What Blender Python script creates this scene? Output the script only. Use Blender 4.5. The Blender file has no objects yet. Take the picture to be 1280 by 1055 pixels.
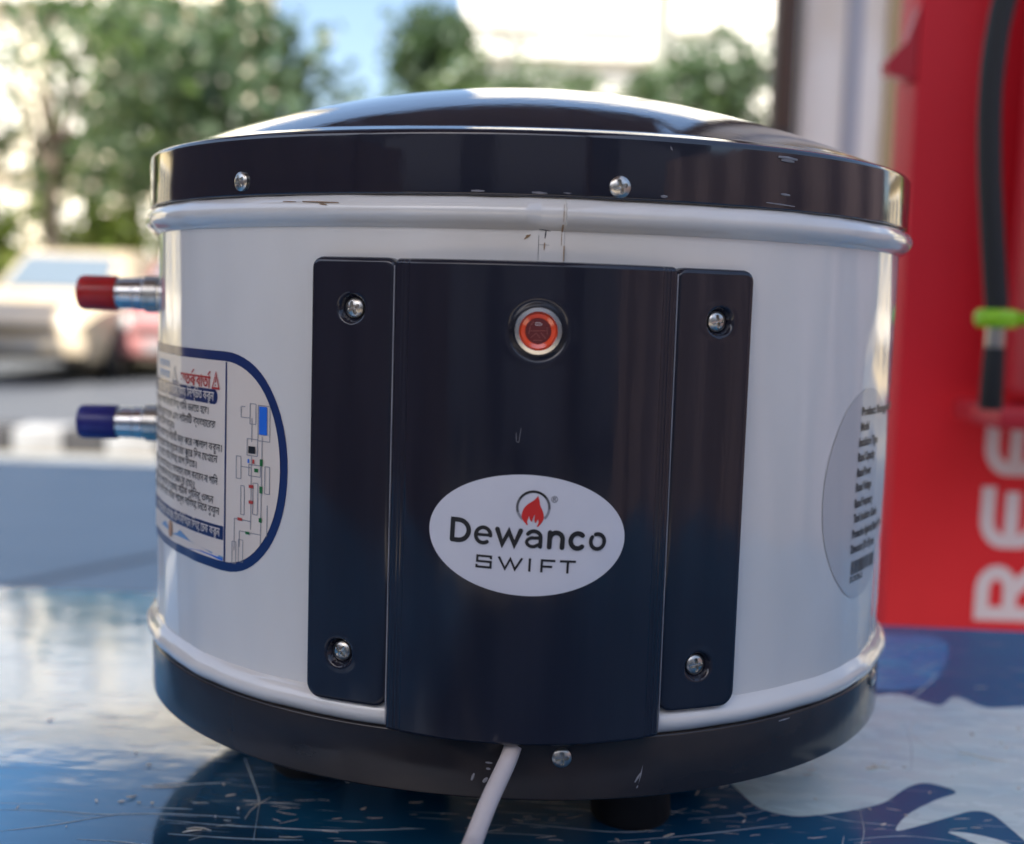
import bpy, math, random
import numpy as np
from mathutils import Vector, Matrix
random.seed(7)
RNG = np.random.default_rng(11)
R_, PI = math.radians, math.pi
SC = bpy.context.scene
COL = SC.collection
TZ = 0.75                       # table top height
S = 0.18                        # heater body radius in metres
H0 = 0.041 + 0.985 * S          # local height of the heater's z = 0

# ------------------------------------------------------------ camera
F_PX, CX, CY = 1510.34, 640.0, 527.5
PITCH, ROLL, YAW = -0.0992, 0.0312, -0.0082
CAM = Vector((0, -3.4431 * S, TZ + H0 + 0.0505 * S))
FW = Vector((math.sin(YAW) * math.cos(PITCH), math.cos(YAW) * math.cos(PITCH), math.sin(PITCH)))
_r = FW.cross(Vector((0, 0, 1))).normalized()
_u = _r.cross(FW)
RT = math.cos(ROLL) * _r + math.sin(ROLL) * _u
UP = -math.sin(ROLL) * _r + math.cos(ROLL) * _u
cd = bpy.data.cameras.new('camera')
cam = bpy.data.objects.new('camera', cd)
COL.objects.link(cam)
m3 = Matrix((RT, UP, -FW)).transposed()
cam.matrix_world = Matrix.Translation(CAM) @ m3.to_4x4()
cd.sensor_width = 36
cd.lens = 36 * F_PX / 1280
cd.clip_start, cd.clip_end = 0.02, 500
cd.dof.use_dof = True
cd.dof.focus_distance = 0.458
cd.dof.aperture_fstop = 5.8
SC.camera = cam

# ------------------------------------------------------------ world, sun, exposure
SUN_EL, SUN_AZ = 55.0, 211.0     # azimuth of the sun, clockwise from +Y
w = bpy.data.worlds.new('World')
SC.world = w
w.use_nodes = True
nt = w.node_tree
bg = nt.nodes['Background']
sky = nt.nodes.new('ShaderNodeTexSky')
sky.sky_type = 'NISHITA'
sky.sun_disc = False
sky.sun_elevation = R_(SUN_EL)
sky.sun_rotation = R_(SUN_AZ)
sky.air_density, sky.dust_density, sky.ozone_density = 1.0, 3.2, 1.0
hs = nt.nodes.new('ShaderNodeHueSaturation')
hs.inputs['Saturation'].default_value = 1.06
nt.links.new(sky.outputs[0], hs.inputs['Color'])
nt.links.new(hs.outputs[0], bg.inputs[0])
bg.inputs[1].default_value = 0.10
sl = bpy.data.lights.new('sun', 'SUN')
sl.energy, sl.angle, sl.color = 5.0, R_(0.5), (1.0, 0.94, 0.84)
so = bpy.data.objects.new('sun', sl)
COL.objects.link(so)
sd = Vector((math.sin(R_(SUN_AZ)) * math.cos(R_(SUN_EL)), math.cos(R_(SUN_AZ)) * math.cos(R_(SUN_EL)), math.sin(R_(SUN_EL))))
so.rotation_euler = sd.to_track_quat('Z', 'Y').to_euler()
so.location = (0, -8, 12)
vs = SC.view_settings
SC.display_settings.display_device = 'sRGB'
vs.view_transform, vs.look, vs.exposure, vs.gamma = 'Standard', 'None', 1.62, 1.0
SC.cycles.use_denoising = True
SC.cycles.max_bounces = 10

# ------------------------------------------------------------ helpers
def ray(px, py):
    return FW + RT * ((px - CX) / F_PX) - UP * ((py - CY) / F_PX)

def at(px, py, Y):
    d = ray(px, py)
    return CAM + d * ((Y - CAM.y) / d.y)

def on_z(px, py, z):
    d = ray(px, py)
    return CAM + d * ((z - CAM.z) / d.z)

def mk(name, v, f, mat, parent=None, smooth=None):
    me = bpy.data.meshes.new(name)
    me.from_pydata([tuple(p) for p in v], [], f)
    me.update()
    if mat is not None:
        me.materials.append(mat)
    if smooth is not None:
        me.shade_smooth()
        me.set_sharp_from_angle(angle=R_(smooth))
    o = bpy.data.objects.new(name, me)
    COL.objects.link(o)
    if parent is not None:
        o.parent = parent
    return o

def tag(o, label=None, cat=None, group=None, kind=None):
    for k, x in (('label', label), ('category', cat), ('group', group), ('kind', kind)):
        if x:
            o[k] = x
    return o

def thing(name, label, cat, loc=(0, 0, 0), rz=0.0, group=None):
    o = bpy.data.objects.new(name, None)
    COL.objects.link(o)
    o.location = loc
    o.rotation_euler = (0, 0, rz)
    return tag(o, label, cat, group)

def copy_tree(o, parent=None):
    c = o.copy()
    COL.objects.link(c)
    if parent is not None:
        c.parent = parent
    for ch in list(o.children):
        copy_tree(ch, c)
    return c

class MB:
    def __init__(self):
        self.v, self.f = [], []

    def add(self, v, f):
        n = len(self.v)
        self.v += [tuple(p) for p in v]
        self.f += [tuple(i + n for i in q) for q in f]

    def box(self, x0, x1, y0, y1, z0, z1, b=0.0):
        if b <= 0:
            v = [(x, y, z) for x in (x0, x1) for y in (y0, y1) for z in (z0, z1)]
            f = [(0, 1, 3, 2), (4, 6, 7, 5), (0, 4, 5, 1), (2, 3, 7, 6), (0, 2, 6, 4), (1, 5, 7, 3)]
            self.add(v, f)
            return
        # chamfered box: three shells of corners joined
        import bmesh
        bm = bmesh.new()
        bmesh.ops.create_cube(bm, size=1)
        for q in bm.verts:
            q.co = Vector(((x0 + x1) / 2 + q.co.x * (x1 - x0), (y0 + y1) / 2 + q.co.y * (y1 - y0), (z0 + z1) / 2 + q.co.z * (z1 - z0)))
        bmesh.ops.bevel(bm, geom=list(bm.edges), offset=b, segments=2, affect='EDGES', profile=0.5)
        bm.verts.index_update()
        self.add([q.co.copy() for q in bm.verts], [[q.index for q in fc.verts] for fc in bm.faces])
        bm.free()

    def tube(self, pts, rad, n=12, cap=True):
        pts = [Vector(p) for p in pts]
        rr = rad if isinstance(rad, (list, tuple)) else [rad] * len(pts)
        up = Vector((0.13, 0.21, 0.97))
        rings = []
        for i, p in enumerate(pts):
            t = (pts[min(i + 1, len(pts) - 1)] - pts[max(i - 1, 0)]).normalized()
            a = t.cross(up)
            if a.length < 1e-3:
                a = t.cross(Vector((1, 0, 0)))
            a.normalize()
            b = t.cross(a)
            rings.append([p + (a * math.cos(k * 2 * PI / n) + b * math.sin(k * 2 * PI / n)) * rr[i] for k in range(n)])
        v = [q for r in rings for q in r]
        f = []
        for i in range(len(pts) - 1):
            for k in range(n):
                f.append((i * n + k, i * n + (k + 1) % n, (i + 1) * n + (k + 1) % n, (i + 1) * n + k))
        if cap:
            f.append(tuple(range(n - 1, -1, -1)))
            f.append(tuple((len(pts) - 1) * n + k for k in range(n)))
        self.add(v, f)

    def lathe(self, prof, n=48, M=None):
        """profile of (r, z) about the z axis; r = 0 at an end closes it"""
        M = M or Matrix.Identity(4)
        v, f, idx = [], [], []
        for r, z in prof:
            if r < 1e-9:
                idx.append([len(v)] * n)
                v.append(M @ Vector((0, 0, z)))
            else:
                idx.append(list(range(len(v), len(v) + n)))
                v += [M @ Vector((r * math.cos(2 * PI * k / n), r * math.sin(2 * PI * k / n), z)) for k in range(n)]
        for i in range(len(prof) - 1):
            for k in range(n):
                q = [idx[i][k], idx[i][(k + 1) % n], idx[i + 1][(k + 1) % n], idx[i + 1][k]]
                q = list(dict.fromkeys(q))
                if len(q) > 2:
                    f.append(tuple(q))
        self.add(v, f)

    def build(self, name, mat, parent=None, smooth=None):
        return mk(name, self.v, self.f, mat, parent, smooth)

def spline(pts, n=8):
    pts = [Vector(p) for p in pts]
    P = [2 * pts[0] - pts[1]] + pts + [2 * pts[-1] - pts[-2]]
    out = []
    for i in range(1, len(P) - 2):
        for k in range(n):
            t = k / n
            a, b, c, d = P[i - 1], P[i], P[i + 1], P[i + 2]
            out.append(0.5 * ((2 * b) + (c - a) * t + (2 * a - 5 * b + 4 * c - d) * t * t + (3 * b - a - 3 * c + d) * t ** 3))
    out.append(pts[-1])
    return out

# ------------------------------------------------------------ materials
def nodes_of(m):
    m.use_nodes = True
    return m.node_tree, m.node_tree.nodes['Principled BSDF']

def mat(name, col, rough=0.5, metal=0.0, coat=0.0, spec=None, emit=None, vary=None, bump=None, trans=0.0, rough_var=None, ior=None):
    """vary = (second colour, scale xyz, detail, low, high); bump = (scale xyz, strength, distance)"""
    m = bpy.data.materials.new(name)
    t, p = nodes_of(m)
    p.inputs['Base Color'].default_value = (*col, 1)
    p.inputs['Roughness'].default_value = rough
    p.inputs['Metallic'].default_value = metal
    p.inputs['Coat Weight'].default_value = coat
    p.inputs['Coat Roughness'].default_value = 0.06
    p.inputs['Transmission Weight'].default_value = trans
    if ior:
        p.inputs['IOR'].default_value = ior
    if spec is not None:
        p.inputs['Specular IOR Level'].default_value = spec
    L = t.links
    if vary or bump or rough_var:
        tc = t.nodes.new('ShaderNodeTexCoord')
    def noise(scale, det=4):
        mp = t.nodes.new('ShaderNodeMapping')
        mp.inputs['Scale'].default_value = scale if isinstance(scale, tuple) else (scale,) * 3
        L.new(tc.outputs['Object'], mp.inputs[0])
        n = t.nodes.new('ShaderNodeTexNoise')
        n.inputs['Scale'].default_value = 1
        n.inputs['Detail'].default_value = det
        L.new(mp.outputs[0], n.inputs['Vector'])
        return n
    if vary:
        c2, sc, det, lo, hi = vary
        n = noise(sc, det)
        rp = t.nodes.new('ShaderNodeValToRGB')
        rp.color_ramp.elements[0].position, rp.color_ramp.elements[1].position = lo, hi
        rp.color_ramp.elements[0].color, rp.color_ramp.elements[1].color = (*col, 1), (*c2, 1)
        L.new(n.outputs['Fac'], rp.inputs[0])
        L.new(rp.outputs[0], p.inputs['Base Color'])
    if rough_var:
        sc, lo, hi, r0, r1 = rough_var
        n = noise(sc, 6)
        mr = t.nodes.new('ShaderNodeMapRange')
        for i, x in enumerate((lo, hi, r0, r1)):
            mr.inputs[i + 1].default_value = x
        L.new(n.outputs['Fac'], mr.inputs[0])
        L.new(mr.outputs[0], p.inputs['Roughness'])
    if bump:
        prev = None
        for sc, st, dist in (bump if isinstance(bump, list) else [bump]):
            n = noise(sc, 5)
            b = t.nodes.new('ShaderNodeBump')
            b.inputs['Strength'].default_value = st
            b.inputs['Distance'].default_value = dist
            L.new(n.outputs['Fac'], b.inputs['Height'])
            if prev:
                L.new(prev.outputs[0], b.inputs['Normal'])
            prev = b
        L.new(prev.outputs[0], p.inputs['Normal'])
    if emit:
        p.inputs['Emission Color'].default_value = (*emit[:3], 1)
        p.inputs['Emission Strength'].default_value = emit[3]
    return m

M = {}
M['white'] = mat('white_enamel', (0.77, 0.745, 0.70), 0.13, coat=0.6, vary=((0.64, 0.615, 0.565), (9, 9, 5), 8, 0.46, 0.82),
                 bump=[((9, 9, 3), 0.16, 0.004), ((45, 45, 12), 0.06, 0.001), ((260, 260, 200), 0.05, 0.0004)], rough_var=((16, 16, 9), 0.35, 0.7, 0.07, 0.24))
M['black'] = mat('navy_black_plastic', (0.0125, 0.0135, 0.023), 0.16, spec=0.5, vary=((0.018, 0.019, 0.030), (60, 60, 6), 6, 0.4, 0.7),
                 bump=[((34, 34, 5), 0.16, 0.003), ((420, 420, 40), 0.08, 0.0004)], rough_var=((140, 140, 10), 0.3, 0.7, 0.05, 0.17))
M['lid'] = mat('navy_black_lid', (0.0115, 0.013, 0.024), 0.10, spec=0.6, coat=0.4, vary=((0.017, 0.017, 0.026), (30, 30, 60), 6, 0.4, 0.7),
               bump=[((16, 16, 10), 0.10, 0.003), ((300, 300, 120), 0.08, 0.0005)], rough_var=((60, 60, 90), 0.3, 0.75, 0.04, 0.14))
M['brownblack'] = mat('brown_black_base', (0.017, 0.014, 0.015), 0.14, spec=0.5, vary=((0.034, 0.026, 0.023), (14, 14, 30), 6, 0.42, 0.66),
                      bump=[((14, 14, 8), 0.14, 0.003), ((300, 300, 120), 0.08, 0.0005)], rough_var=((40, 40, 60), 0.3, 0.75, 0.08, 0.24))  # black mottled with random brown
M['rubber'] = mat('black_rubber', (0.012, 0.012, 0.013), 0.6)
M['steel'] = mat('zinc_plated_steel', (0.62, 0.60, 0.55), 0.28, 1.0, vary=((0.42, 0.40, 0.36), (500, 500, 500), 4, 0.4, 0.7))
M['chrome'] = mat('brushed_chrome', (0.70, 0.69, 0.67), 0.22, 1.0, bump=((900, 900, 60), 0.06, 0.0004))
M['dark'] = mat('black_gap', (0.006, 0.006, 0.008), 0.5)
M['lens'] = mat('red_lamp_lens', (0.85, 0.075, 0.015), 0.12, coat=0.8, spec=0.7)
M['lens_core'] = mat('dark_red_lamp_core', (0.13, 0.016, 0.016), 0.25, coat=0.5)
M['lens_facet'] = mat('lamp_facet_lines', (0.34, 0.09, 0.07), 0.3)
M['glint'] = mat('painted_glint', (0.75, 0.62, 0.60), 0.2)
M['sticker'] = mat('silver_white_sticker', (0.66, 0.66, 0.70), 0.35, coat=0.15, vary=((0.60, 0.60, 0.65), (30, 30, 30), 4, 0.35, 0.7), bump=((60, 60, 60), 0.05, 0.001))
M['ink'] = mat('black_ink', (0.012, 0.012, 0.014), 0.45)
M['grey_ink'] = mat('dark_grey_ink', (0.10, 0.10, 0.11), 0.45)
M['pale_grey_ink'] = mat('pale_grey_ink', (0.26, 0.26, 0.29), 0.45)
M['red_ink'] = mat('red_ink', (0.60, 0.018, 0.016), 0.4)
M['dull_red_ink'] = mat('dull_red_ink', (0.50, 0.05, 0.04), 0.45)
M['navy_ink'] = mat('navy_ink', (0.010, 0.030, 0.125), 0.3, coat=0.2)
M['blue_ink'] = mat('blue_ink', (0.02, 0.16, 0.68), 0.35)
M['sky_ink'] = mat('light_blue_ink', (0.16, 0.33, 0.55), 0.4)
M['green_ink'] = mat('green_ink', (0.02, 0.16, 0.04), 0.4)
M['tan_ink'] = mat('tan_ink', (0.48, 0.25, 0.13), 0.45)
M['paper'] = mat('ivory_label_paper', (0.80, 0.70, 0.60), 0.38, coat=0.15, vary=((0.75, 0.65, 0.56), (14, 14, 14), 4, 0.35, 0.7))
M['silver_label'] = mat('silver_grey_label', (0.52, 0.51, 0.50), 0.22, coat=0.3)
M['red_cap'] = mat('red_plastic_cap', (0.50, 0.018, 0.015), 0.3, vary=((0.40, 0.012, 0.012), (90, 90, 90), 3, 0.3, 0.7))
M['blue_cap'] = mat('dark_blue_plastic_cap', (0.018, 0.018, 0.16), 0.3, vary=((0.03, 0.03, 0.20), (90, 90, 90), 3, 0.3, 0.7))
M['cord'] = mat('off_white_cord', (0.66, 0.60, 0.58), 0.45, vary=((0.60, 0.53, 0.50), (60, 60, 60), 4, 0.3, 0.7))
M['edge'] = mat('painted_edge_highlight', (0.34, 0.34, 0.38), 0.35)
M['rust'] = mat('rust_stain', (0.30, 0.19, 0.10), 0.6)
M['scuff_and_glint'] = mat('grey_scuff_and_glint', (0.24, 0.235, 0.25), 0.5)
M['dust'] = mat('dry_fibre', (0.62, 0.55, 0.44), 0.8, vary=((0.75, 0.72, 0.66), (200, 200, 200), 2, 0.4, 0.6))

# ------------------------------------------------------------ setting: ground
def sheet(name, x0, x1, y0, y1, z, m, nx=1, ny=1):
    v, f = [], []
    for j in range(ny + 1):
        for i in range(nx + 1):
            v.append((x0 + (x1 - x0) * i / nx, y0 + (y1 - y0) * j / ny, z))
    for j in range(ny):
        for i in range(nx):
            a = j * (nx + 1) + i
            f.append((a, a + 1, a + nx + 2, a + nx + 1))
    return mk(name, v, f, m)

M['earth'] = mat('dusty_ground', (0.30, 0.25, 0.18), 0.9, vary=((0.16, 0.15, 0.12), (0.4, 0.4, 1), 6, 0.4, 0.65))
M['asphalt'] = mat('asphalt', (0.055, 0.062, 0.075), 0.65, vary=((0.07, 0.076, 0.088), (1.2, 2.5, 1), 6, 0.35, 0.7), bump=((60, 60, 60), 0.3, 0.01))
M['forecourt'] = mat('shade_blue_forecourt', (0.009, 0.024, 0.052), 0.6, vary=((0.012, 0.028, 0.058), (1.0, 2.0, 1), 6, 0.35, 0.7), bump=((50, 50, 50), 0.2, 0.01))  # blue of open shade put into the forecourt's base colour
M['kerbwhite'] = mat('white_kerb_paint', (0.26, 0.27, 0.28), 0.7, vary=((0.2, 0.2, 0.2), (4, 4, 4), 5, 0.4, 0.7))
M['kerbblack'] = mat('black_kerb_paint', (0.03, 0.03, 0.033), 0.7)
M['lane'] = mat('white_lane_paint', (0.17, 0.19, 0.21), 0.7, vary=((0.12, 0.13, 0.14), (3, 9, 1), 5, 0.45, 0.7))
tag(sheet('ground', -120, 120, -60, 200, 0.0, M['earth']), kind='structure')
tag(sheet('road', -120, 120, 6.9, 16.0, 0.008, M['asphalt']), kind='structure')
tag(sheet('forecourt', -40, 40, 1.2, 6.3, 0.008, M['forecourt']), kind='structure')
tag(sheet('pavement', -40, 40, -6.35, 1.19, 0.008, mat('brown_paving', (0.32, 0.275, 0.225), 0.85, vary=((0.24, 0.205, 0.165), (0.8, 0.8, 1), 6, 0.4, 0.65))), kind='structure')
tag(sheet('lane_marking', -40, 40, 6.02, 6.25, 0.014, M['lane']), kind='structure')
kerb = thing('kerb', None, None, (0, 6.6, 0))
kerb['kind'] = 'structure'
kb = MB()
kb.box(-0.27, 0.27, -0.13, 0.13, 0.0, 0.15, 0.015)
k0 = kb.build('kerb_block', M['kerbwhite'], kerb)
k1 = kb.build('kerb_block', M['kerbblack'], kerb)
xk = -5.8
for i in range(40):
    if i % 2:
        o = k1 if i == 1 else k1.copy()
        wd = 0.24
    else:
        o = k0 if i == 0 else k0.copy()
        wd = 0.30
    if i > 1:
        COL.objects.link(o)
    o.scale = (wd / 0.545, 1, 1)
    o.location = (xk + wd / 2, 0, random.uniform(-0.006, 0.006))
    xk += wd + 0.008

# ------------------------------------------------------------ canopy with its posts (out of view, shades the stall)
M['canvas'] = mat('dark_canopy_fabric', (0.15, 0.11, 0.12), 0.8, vary=((0.12, 0.09, 0.10), (2, 2, 2), 4, 0.3, 0.7))
M['brown_wood'] = mat('dark_brown_post', (0.055, 0.030, 0.020), 0.5, vary=((0.10, 0.055, 0.032), (20, 20, 2), 5, 0.35, 0.7))
M['pillar'] = mat('grey_white_pillar_paint', (0.80, 0.79, 0.78), 0.55, vary=((0.60, 0.50, 0.38), (6, 6, 2.2), 5, 0.46, 0.75), bump=((20, 20, 4), 0.2, 0.005))
PY = 1.65
pl, pr = at(1000, 100, PY), at(1126, 100, PY)
pil = thing('pillar', 'weathered grey white pillar behind the black lid, left of the red box', 'pillar', ((pl.x + pr.x) / 2, PY + 0.1, 0))
b = MB(); b.box(-(pr.x - pl.x) / 2, (pr.x - pl.x) / 2, -0.1, 0.1, 0.03, 2.62, 0.012); b.build('shaft', M['pillar'], pil, 40)
b = MB(); b.box(-0.15, 0.15, -0.15, 0.15, 0.0, 0.1, 0.01); b.build('base', M['pillar'], pil, 40)
pw = (pr.x - pl.x) / 2
b = MB(); b.box(-pw + 0.004, -pw + 0.034, -0.108, -0.101, 0.12, 2.6, 0.002); b.build('seam_strip', mat('blue_grey_strip', (0.36, 0.38, 0.45), 0.5), pil, 40).location.x = 0.075
b = MB(); b.box(pw - 0.03, pw - 0.002, -0.112, -0.101, 0.12, 2.6, 0.003); b.build('edge_strip', mat('tan_edge_strip', (0.42, 0.32, 0.18), 0.6), pil, 40)
q0, q1 = at(973, 100, PY - 0.05), at(998, 100, PY - 0.05)
post = thing('post', 'dark brown post against the left side of the grey white pillar', 'post', ((q0.x + q1.x) / 2, PY + 0.0, 0))
b = MB(); b.box(-(q1.x - q0.x) / 2, (q1.x - q0.x) / 2, -0.03, 0.03, 0.0, 2.6, 0.004); b.build('upright', M['brown_wood'], post, 40)
b = MB(); b.box(-0.02, 0.02, -0.045, -0.031, 1.18, 1.30, 0.003); b.build('bracket', M['dark'], post, 40).location.x = -0.012
can = thing('canopy', 'dark fabric canopy stretched unseen above the table, side curtains added to darken reflections', 'canopy', (0, 0.5, 2.62))
b = MB()
v, f = [], []
NX, NY = 30, 24
for lay in (0, 1):
    for j in range(NY + 1):
        for i in range(NX + 1):
            x, y = -1.98 + 2.48 * i / NX, -2.4 + 4.6 * j / NY
            v.append((x, y, 0.05 + 0.05 * math.sin(i * PI / 5) ** 2 + lay * 0.012))
n1 = (NX + 1) * (NY + 1)
for j in range(NY):
    if -0.15 < -2.4 + 4.6 * (j + 0.5) / NY < 0.27:  # gap shaped to let sky light down onto the table
        continue
    for i in range(NX):
        a = j * (NX + 1) + i
        f.append((a, a + NX + 1, a + NX + 2, a + 1))
        f.append((n1 + a, n1 + a + 1, n1 + a + NX + 2, n1 + a + NX + 1))
b.add(v, f); b.build('fabric', M['canvas'], can, 60)
for yy in (-2.38, -0.2, 0.3, 2.16):
    b = MB(); b.tube([(-1.98, yy, 0.03), (0.5, yy, 0.03)], 0.025, 10); b.build('beam', M['brown_wood'], can, 40)
for xx in (-1.97, 0.49):
    for yy in (-2.38, 2.16):
        if xx > 0 and yy > 0:
            continue
        b = MB(); b.tube([(xx, yy, -2.62), (xx, yy, 0.03)], 0.03, 10); b.build('leg', M['brown_wood'], can, 40)

b = MB(); b.tube([(0.5, 2.16, 0.03), (0.62, 1.25, -0.03)], 0.02, 10); b.build('tie', M['brown_wood'], can, 40)
for xx in (-1.95, 2.2):  # unseen curtains added to darken the reflections in the lid rim
    v, f = [], []
    for lay in (0, 1):
        for i in range(41):
            yy = -3.4 + 4.15 * i / 40
            for z in (-2.5, -1.05):
                v.append((xx + 0.04 * math.sin(i * 1.1) + lay * 0.006, yy, z))
    for i in range(40):
        a = 2 * i
        f.append((a, a + 1, a + 3, a + 2)); f.append((82 + a, 82 + a + 2, 82 + a + 3, 82 + a + 1))
    mk('added_side_curtain', v, f, M['canvas'], can, 60)

# ------------------------------------------------------------ background: buildings, trees, vehicles
def building(name, label, x0, x1, y0, y1, h, floors, cols, wall_m, trim_m, glass_m):
    t = thing(name, label, 'building', ((x0 + x1) / 2, y0, 0))
    W, D = (x1 - x0) / 2, y1 - y0
    b = MB(); b.box(-W, W, 0.0, D, 0.0, h); b.build('wall', wall_m, t)
    b = MB(); b.box(-W - 0.15, W + 0.15, -0.15, D + 0.15, h + 0.003, h + 0.5); b.build('parapet', trim_m, t)
    fh = h / floors
    win = MB(); cw = 2 * W / cols
    win.box(-cw * 0.30, cw * 0.30, -0.10, -0.004, -fh * 0.27, fh * 0.27)
    pan = MB(); pan.box(-cw * 0.25, cw * 0.25, -0.115, -0.102, -fh * 0.23, fh * 0.23)
    sill = MB(); sill.box(-cw * 0.34, cw * 0.34, -0.25, -0.004, -fh * 0.33, -fh * 0.28)
    wo = None
    for k in range(floors):
        for c in range(cols):
            if wo is None:
                wo = win.build('window', trim_m, t)
                pan.build('pane', glass_m, wo)
                sill.build('sill', trim_m, wo)
                o = wo
            else:
                o = copy_tree(wo, t)
            o.location = (-W + cw * (c + 0.5), 0, fh * (k + 0.52))
    for k in range(1, floors):
        b = MB(); b.box(-W * 0.98, W * 0.98, -0.32, -0.003, fh * k - 0.07, fh * k + 0.07); b.build('floor_band', trim_m, t)
    return t

M['cream_wall'] = mat('cream_plaster', (0.84, 0.77, 0.62), 0.85, vary=((0.70, 0.63, 0.50), (0.5, 0.5, 0.3), 5, 0.4, 0.7))
M['white_wall'] = mat('white_plaster', (0.80, 0.79, 0.75), 0.85, vary=((0.72, 0.70, 0.66), (0.4, 0.4, 0.2), 5, 0.4, 0.7))
M['trim'] = mat('pale_trim', (0.74, 0.72, 0.67), 0.8)
M['grey_trim'] = mat('grey_trim', (0.56, 0.56, 0.55), 0.8)
M['pane'] = mat('window_glass', (0.10, 0.13, 0.16), 0.08, spec=0.8)
M['pale_pane'] = mat('blown_out_window_glass', (0.70, 0.68, 0.62), 0.3, spec=0.4)  # panes paled in colour to look blown out by light
building('apartment_building', 'cream apartment block behind the trees at the far left', -14.5, -6.3, 27, 29.5, 11.0, 3, 5, M['cream_wall'], M['trim'], M['pale_pane'])
building('office_building', 'bright white building rising behind the hedge and the black lid', -1.55, 6.6, 26, 36, 12.5, 4, 4, M['white_wall'], M['trim'], M['pale_pane'])

def leaf_mat(name, a, bcol):
    m = mat(name, a, 0.45, vary=(bcol, (1.4, 1.4, 1.4), 4, 0.38, 0.62))
    t, p = nodes_of(m)
    tr = t.nodes.new('ShaderNodeBsdfTranslucent')
    tr.inputs[0].default_value = (bcol[0] * 1.3, bcol[1] * 1.5, bcol[2] * 0.8, 1)
    mx = t.nodes.new('ShaderNodeMixShader')
    mx.inputs[0].default_value = 0.35
    out = t.nodes['Material Output']
    t.links.new(p.outputs[0], mx.inputs[1]); t.links.new(tr.outputs[0], mx.inputs[2])
    t.links.new(mx.outputs[0], out.inputs[0])
    return m
M['leaf_dark'] = leaf_mat('dark_green_leaf', (0.045, 0.080, 0.048), (0.070, 0.110, 0.060))
M['leaf_mid'] = leaf_mat('mid_green_leaf', (0.058, 0.096, 0.052), (0.090, 0.130, 0.062))
M['leaf_light'] = leaf_mat('yellow_green_leaf', (0.11, 0.17, 0.035), (0.17, 0.20, 0.05))
M['bark'] = mat('grey_brown_bark', (0.15, 0.12, 0.09), 0.9, vary=((0.09, 0.07, 0.05), (6, 6, 2), 5, 0.4, 0.7), bump=((20, 20, 5), 0.6, 0.03))

def leaves(name, centre, radii, m, parent, nclump=60, per=90, cr=0.5, ls=0.13, gap=0.0):
    c = np.array(centre, float); rad = np.array(radii, float)
    d = RNG.normal(size=(nclump, 3)); d /= np.linalg.norm(d, axis=1)[:, None]
    cl = c + d * rad * (0.35 + 0.65 * RNG.random((nclump, 1)) ** 0.6)
    pts = np.repeat(cl, per, 0) + RNG.normal(size=(nclump * per, 3)) * cr * np.repeat(RNG.uniform(0.5, 1.1, (nclump, 1)), per, 0) * 0.5
    n = len(pts)
    a = RNG.normal(size=(n, 3)); a /= np.linalg.norm(a, axis=1)[:, None]
    bb = np.cross(a, RNG.normal(size=(n, 3))); bb /= np.linalg.norm(bb, axis=1)[:, None]
    s = RNG.uniform(0.6, 1.3, (n, 1)) * ls
    v = np.stack([pts - a * s, pts + bb * s * 0.45, pts + a * s, pts - bb * s * 0.45], 1).reshape(-1, 3)
    f = np.arange(n * 4).reshape(n, 4)
    return mk(name, v.tolist(), f.tolist(), m, parent)

def tree(name, label, x, y, h, rad, m, trunk_r=0.12, seed=0, nclump=60, cr=0.6, group=None, ls=0.13, per=90, lean=0.0):
    t = thing(name, label, 'tree', (x, y, 0), 0, group)
    top = h - rad[2]
    b = MB()
    b.tube(spline([(0, 0, 0), (lean * 0.4, 0.05, top * 0.45), (lean, 0, top), (lean * 1.1, 0.1, top + rad[2] * 0.6)], 4),
           [trunk_r * (1 - 0.055 * i) for i in range(13)], 10)
    for k in range(6):
        an = k * 2.4 + seed
        e = (lean + math.cos(an) * rad[0] * 0.7, math.sin(an) * rad[1] * 0.7, top + rad[2] * random.uniform(-0.2, 0.5))
        b.tube(spline([(lean * 0.8, 0, top * random.uniform(0.6, 0.9)), (lean + e[0] * 0.4, e[1] * 0.5, (top + e[2]) / 2), e], 3),
               [trunk_r * 0.45 * (1 - 0.12 * i) for i in range(7)], 6)
    b.build('trunk', M['bark'], t, 60)
    leaves('crown', (lean, 0, top), rad, m, t, nclump, per, cr, ls)
    return t

def gx(px, Y):
    return CAM.x + ((px - CX) / F_PX) * (Y - CAM.y) + (Y - CAM.y) * FW.x

tree('broadleaf_tree', 'leafy green tree nearest the left edge, in front of the cream building', gx(60, 15.5), 15.5, 5.2, (1.9, 1.6, 1.7), M['leaf_mid'], nclump=26, cr=0.8, per=45, ls=.15)
tree('broadleaf_tree', 'dark green tree left of the patch of blue sky', gx(285, 17.5), 17.5, 5.5, (1.75, 1.4, 1.75), M['leaf_dark'], nclump=38, cr=0.8, seed=1, per=60, ls=.15)
tree('broadleaf_tree', 'thin green tree between two fuller trees on the left', gx(165, 19.5), 19.5, 6.4, (1.8, 1.5, 2.2), M['leaf_mid'], nclump=26, cr=0.7, seed=2, per=45, ls=.15)
tree('small_tree', 'small dark round tree at the left corner of the white building', gx(528, 20), 20, 5.7, (0.55, 0.5, 0.65), M['leaf_dark'], 0.07, 3, 18, 0.5)
tree('small_tree', 'low olive green tree in front of the white building, left of the grey pole', gx(600, 19), 19, 4.75, (0.95, 0.7, 0.8), M['leaf_mid'], 0.08, 4, 24, 0.6)
tree('small_tree', 'thin olive tree in front of the white building, right of the grey pole', gx(885, 19), 19, 5.1, (1.0, 0.7, 1.0), M['leaf_dark'], 0.08, 5, 20, 0.6)
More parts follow.
